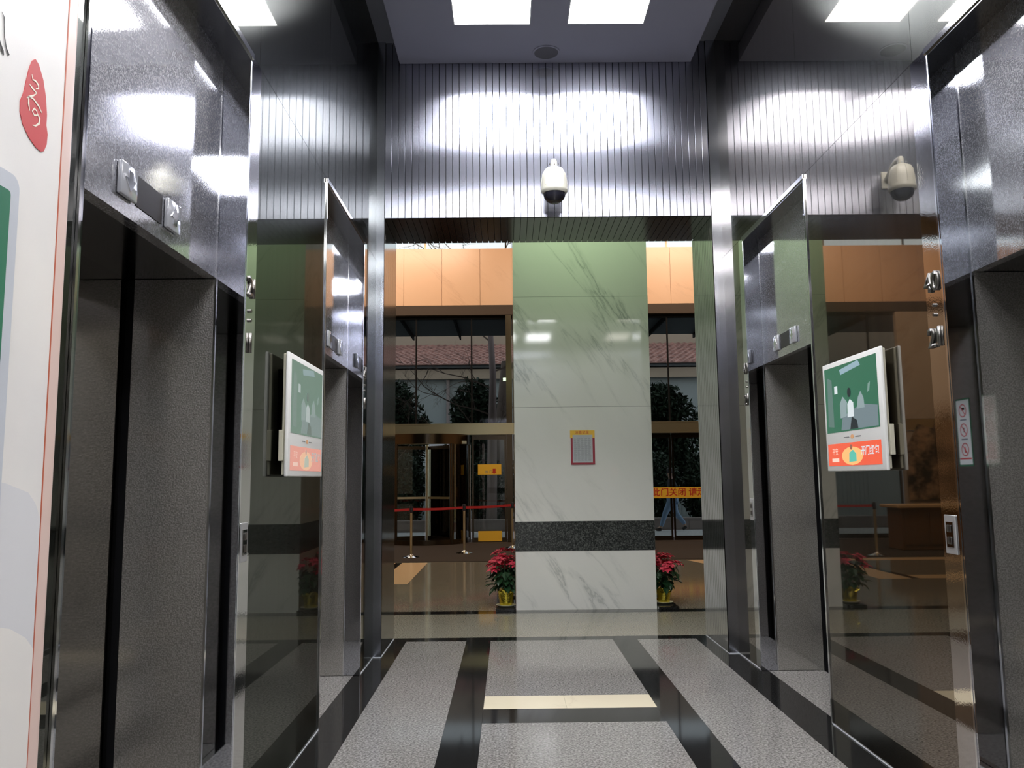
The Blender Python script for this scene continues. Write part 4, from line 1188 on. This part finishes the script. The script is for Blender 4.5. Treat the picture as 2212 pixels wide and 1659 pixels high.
# hedge of shrubs in the planter
for k, (x, w_) in enumerate(((-4.4, 0.62), (-3.05, 0.5), (-1.72, 0.5), (-0.62, 0.46), (0.6, 0.5), (1.9, 0.55), (3.2, 0.55), (4.55, 0.55), (5.9, 0.55))):
    lab = ['leftmost shrub of the planter', 'shrub behind the left half of the revolving door', 'shrub behind the right half of the revolving door', 'shrub behind the glass door with stickers',
           'shrub behind the left edge of the pillar', 'shrub behind the middle of the pillar', 'shrub behind the right edge of the pillar', 'shrub behind the closed doors', 'rightmost shrub of the planter'][k]
    evergreen(x, 24.75, 1.15, (w_ + 0.06, 0.5, 1.15), 4600, 0.085, 'dark leafy ' + lab, 40 + k, 'leaf2', False, 'garden_shrub', 'shrub', 'shrubs in the planter')
# bare tree
bt = empty('bare_tree', (-0.30, 24.3, 0), 'bare tree with a pinkish-grey trunk and twigs in front of the house', 'tree')
rb = random.Random(77)
T['bark2'] = M('pinkish_grey_bark', (0.26, 0.20, 0.19), 0.9)
tube('trunk', [(-0.50, 24.3, 0), (-0.47, 24.3, 1.6), (-0.45, 24.3, 3.0), (-0.42, 24.3, 4.6), (-0.50, 24.3, 6.2), (-0.6, 24.2, 7.6)], [0.17, 0.15, 0.13, 0.10, 0.08, 0.05], T['bark2'], bt, 10)
bm = bmesh.new()
def branch(p, d, ln, r, depth):
    pts = [p]; q = p.copy(); dd = d.normalized()
    for k in range(4):
        dd = (dd + Vector((rb.uniform(-.3, .3), rb.uniform(-.15, .15), rb.uniform(-.25, .25)))).normalized()
        q = q + dd * ln / 4
        pts.append(q.copy())
    tube_bm(bm, pts, [r * (1 - 0.18 * k) for k in range(5)], 4)
    if depth > 0:
        for k in range(4):
            i = rb.randint(1, 4)
            nd = (dd + Vector((rb.uniform(-.9, .9), rb.uniform(-.4, .4), rb.uniform(-.7, .9)))).normalized()
            branch(pts[i], nd, ln * rb.uniform(0.45, 0.7), r * 0.5, depth - 1)
for z, dx, dz, ln in ((2.9, -1, 0.15, 2.2), (3.4, -1, 0.5, 2.2), (4.2, -1, 0.5, 2.0), (4.7, 1, 0.6, 1.6), (5.6, -1, 0.7, 2.6), (6.2, 1, 0.5, 2.2), (6.8, -1, 0.7, 2.6), (7.4, 0.3, 1, 2.4), (7.4, -1, 0.6, 2.8), (3.0, 1, 0.6, 1.5)):
    branch(Vector((-0.46, 24.3, z)), Vector((dx, 0.05, dz)), ln, 0.035, 3)
for x in (-3.2, -2.0):
    branch(Vector((x, 24.6, 6.3)), Vector((0.3, 0, 1)), 2.6, 0.04, 3)
o = from_bm('branches', bm, T['bark'], bt); o['kind'] = 'stuff'
tag(tube('tree_trunk', [(-0.18, 25.55, 0), (-0.12, 25.55, 1.8), (-0.16, 25.5, 3.6), (-0.05, 25.5, 5.2)], [0.24, 0.22, 0.18, 0.12], T['bark3'] if 'bark3' in T else T['bark'], None, 10), 'thick dark brown trunk behind the glass door', 'tree')
# potted shrub by the revolving door
ps = empty('potted_shrub', (-1.62, 21.9, 0), 'pale green potted shrub just outside the revolving door', 'plant')
lathe('pot', [(0, 0), (0.16, 0), (0.22, 0.3), (0.24, 0.34), (0.20, 0.33), (0, 0.30)], (-1.62, 21.9, 0), T['terracotta'], ps, 20)
o = from_bm('foliage', crown(random.Random(5), (-1.62, 21.9, 0.62), (0.36, 0.3, 0.38), 420, 0.06), T['lightleaf'], ps); o['kind'] = 'stuff'

# passer-by outside, walking to the left
def skin_body(name, joints, edges, parent, mat, sub=2):
    me = bpy.data.meshes.new(name)
    me.from_pydata([j[0] for j in joints], edges, [])
    o = bpy.data.objects.new(name, me)
    COL.objects.link(o)
    o.modifiers.new('skin', 'SKIN')
    me.skin_vertices  # layer made with the modifier when absent
    if not me.skin_vertices: pass
    for k, j in enumerate(joints):
        sv = me.skin_vertices[0].data[k]
        sv.radius = j[1] if isinstance(j[1], tuple) else (j[1], j[1])
        sv.use_root = (k == 0)
    s_ = o.modifiers.new('sub', 'SUBSURF'); s_.levels = sub; s_.render_levels = sub
    dg = bpy.context.evaluated_depsgraph_get()
    m2 = bpy.data.meshes.new_from_object(o.evaluated_get(dg))
    bpy.data.objects.remove(o)
    m2.materials.clear()
    for p in m2.polygons: p.use_smooth = True
    return link(name, m2, mat, parent, Vector((0, 0, 0)))
T['skin'] = M('skin', (0.50, 0.32, 0.24), 0.5)
T['jeans'] = M('light_blue_jeans', (0.22, 0.33, 0.50), 0.8)
T['jacket'] = M('dark_jacket', (0.03, 0.035, 0.04), 0.8)
T['hairm'] = M('black_hair', (0.012, 0.010, 0.010), 0.5)
T['shoe'] = M('dark_shoe', (0.03, 0.03, 0.03), 0.6)
PX, PYY = 4.62, 23.0
pr = empty('person', (PX, PYY, 0), 'person walking outside in light blue jeans and dark jacket behind the closed doors', 'person')
def W_(x, y, z): return Vector((PX + x, PYY + y, z))
try:
    J = [(W_(0, 0, 0.92), (0.13, 0.11)), (W_(0, 0, 1.12), (0.13, 0.10)), (W_(-0.02, 0, 1.34), (0.15, 0.11)), (W_(-0.03, 0, 1.44), (0.08, 0.07)), (W_(-0.04, 0, 1.50), 0.05), (W_(-0.06, 0, 1.60), (0.085, 0.075)), (W_(-0.06, 0, 1.70), (0.07, 0.065)),
         (W_(-0.02, -0.17, 1.40), 0.055), (W_(0.10, -0.21, 1.14), 0.045), (W_(0.02, -0.23, 0.92), 0.033), (W_(-0.03, -0.23, 0.84), 0.025),
         (W_(-0.02, 0.17, 1.40), 0.055), (W_(-0.05, 0.21, 1.13), 0.045), (W_(-0.20, 0.22, 0.97), 0.033), (W_(-0.27, 0.22, 0.93), 0.025),
         (W_(-0.03, -0.09, 0.86), 0.095), (W_(-0.22, -0.09, 0.52), 0.062), (W_(-0.36, -0.09, 0.11), 0.042), (W_(-0.48, -0.09, 0.06), 0.034),
         (W_(0.03, 0.09, 0.86), 0.095), (W_(0.10, 0.09, 0.50), 0.062), (W_(0.36, 0.09, 0.17), 0.042), (W_(0.30, 0.09, 0.05), 0.034)]
    E_ = [(0, 1), (1, 2), (2, 3), (3, 4), (4, 5), (5, 6), (2, 7), (7, 8), (8, 9), (9, 10), (2, 11), (11, 12), (12, 13), (13, 14), (0, 15), (15, 16), (16, 17), (17, 18), (0, 19), (19, 20), (20, 21), (21, 22)]
    body = skin_body('body', J, E_, pr, T['skin'])
    JJ = [(a, tuple(x * 1.16 for x in r) if isinstance(r, tuple) else r * 1.2) for a, r in J]
    sel = [1, 2, 3, 7, 8, 9, 11, 12, 13, 0]
    mp_ = {s_: k for k, s_ in enumerate(sel)}
    skin_body('jacket', [JJ[s_] for s_ in sel], [(mp_[a], mp_[b]) for a, b in E_ if a in mp_ and b in mp_], pr, T['jacket'])
    sel = [0, 15, 16, 17, 19, 20, 21]
    mp_ = {s_: k for k, s_ in enumerate(sel)}
    skin_body('jeans', [(JJ[s_][0], JJ[s_][1] if isinstance(JJ[s_][1], tuple) else JJ[s_][1] * 1.12) for s_ in sel], [(mp_[a], mp_[b]) for a, b in E_ if a in mp_ and b in mp_], pr, T['jeans'])
    lathe('hair', [(0, 0.115), (0.06, 0.105), (0.095, 0.06), (0.10, 0.0), (0.09, -0.05), (0, -0.03)], W_(-0.045, 0, 1.655), T['hairm'], pr, 16)
    for a, b in (((-0.36, -0.09, 0.06), (-0.50, -0.09, 0.05)), ((0.38, 0.09, 0.12), (0.28, 0.09, 0.04))):
        tube('shoe', [W_(*a), W_(*[(p + q) / 2 for p, q in zip(a, b)]), W_(*b)], [0.05, 0.05, 0.035], T['shoe'], pr, 10)
except Exception as ex:
    print('person failed', ex)
print('objects', len(bpy.data.objects))
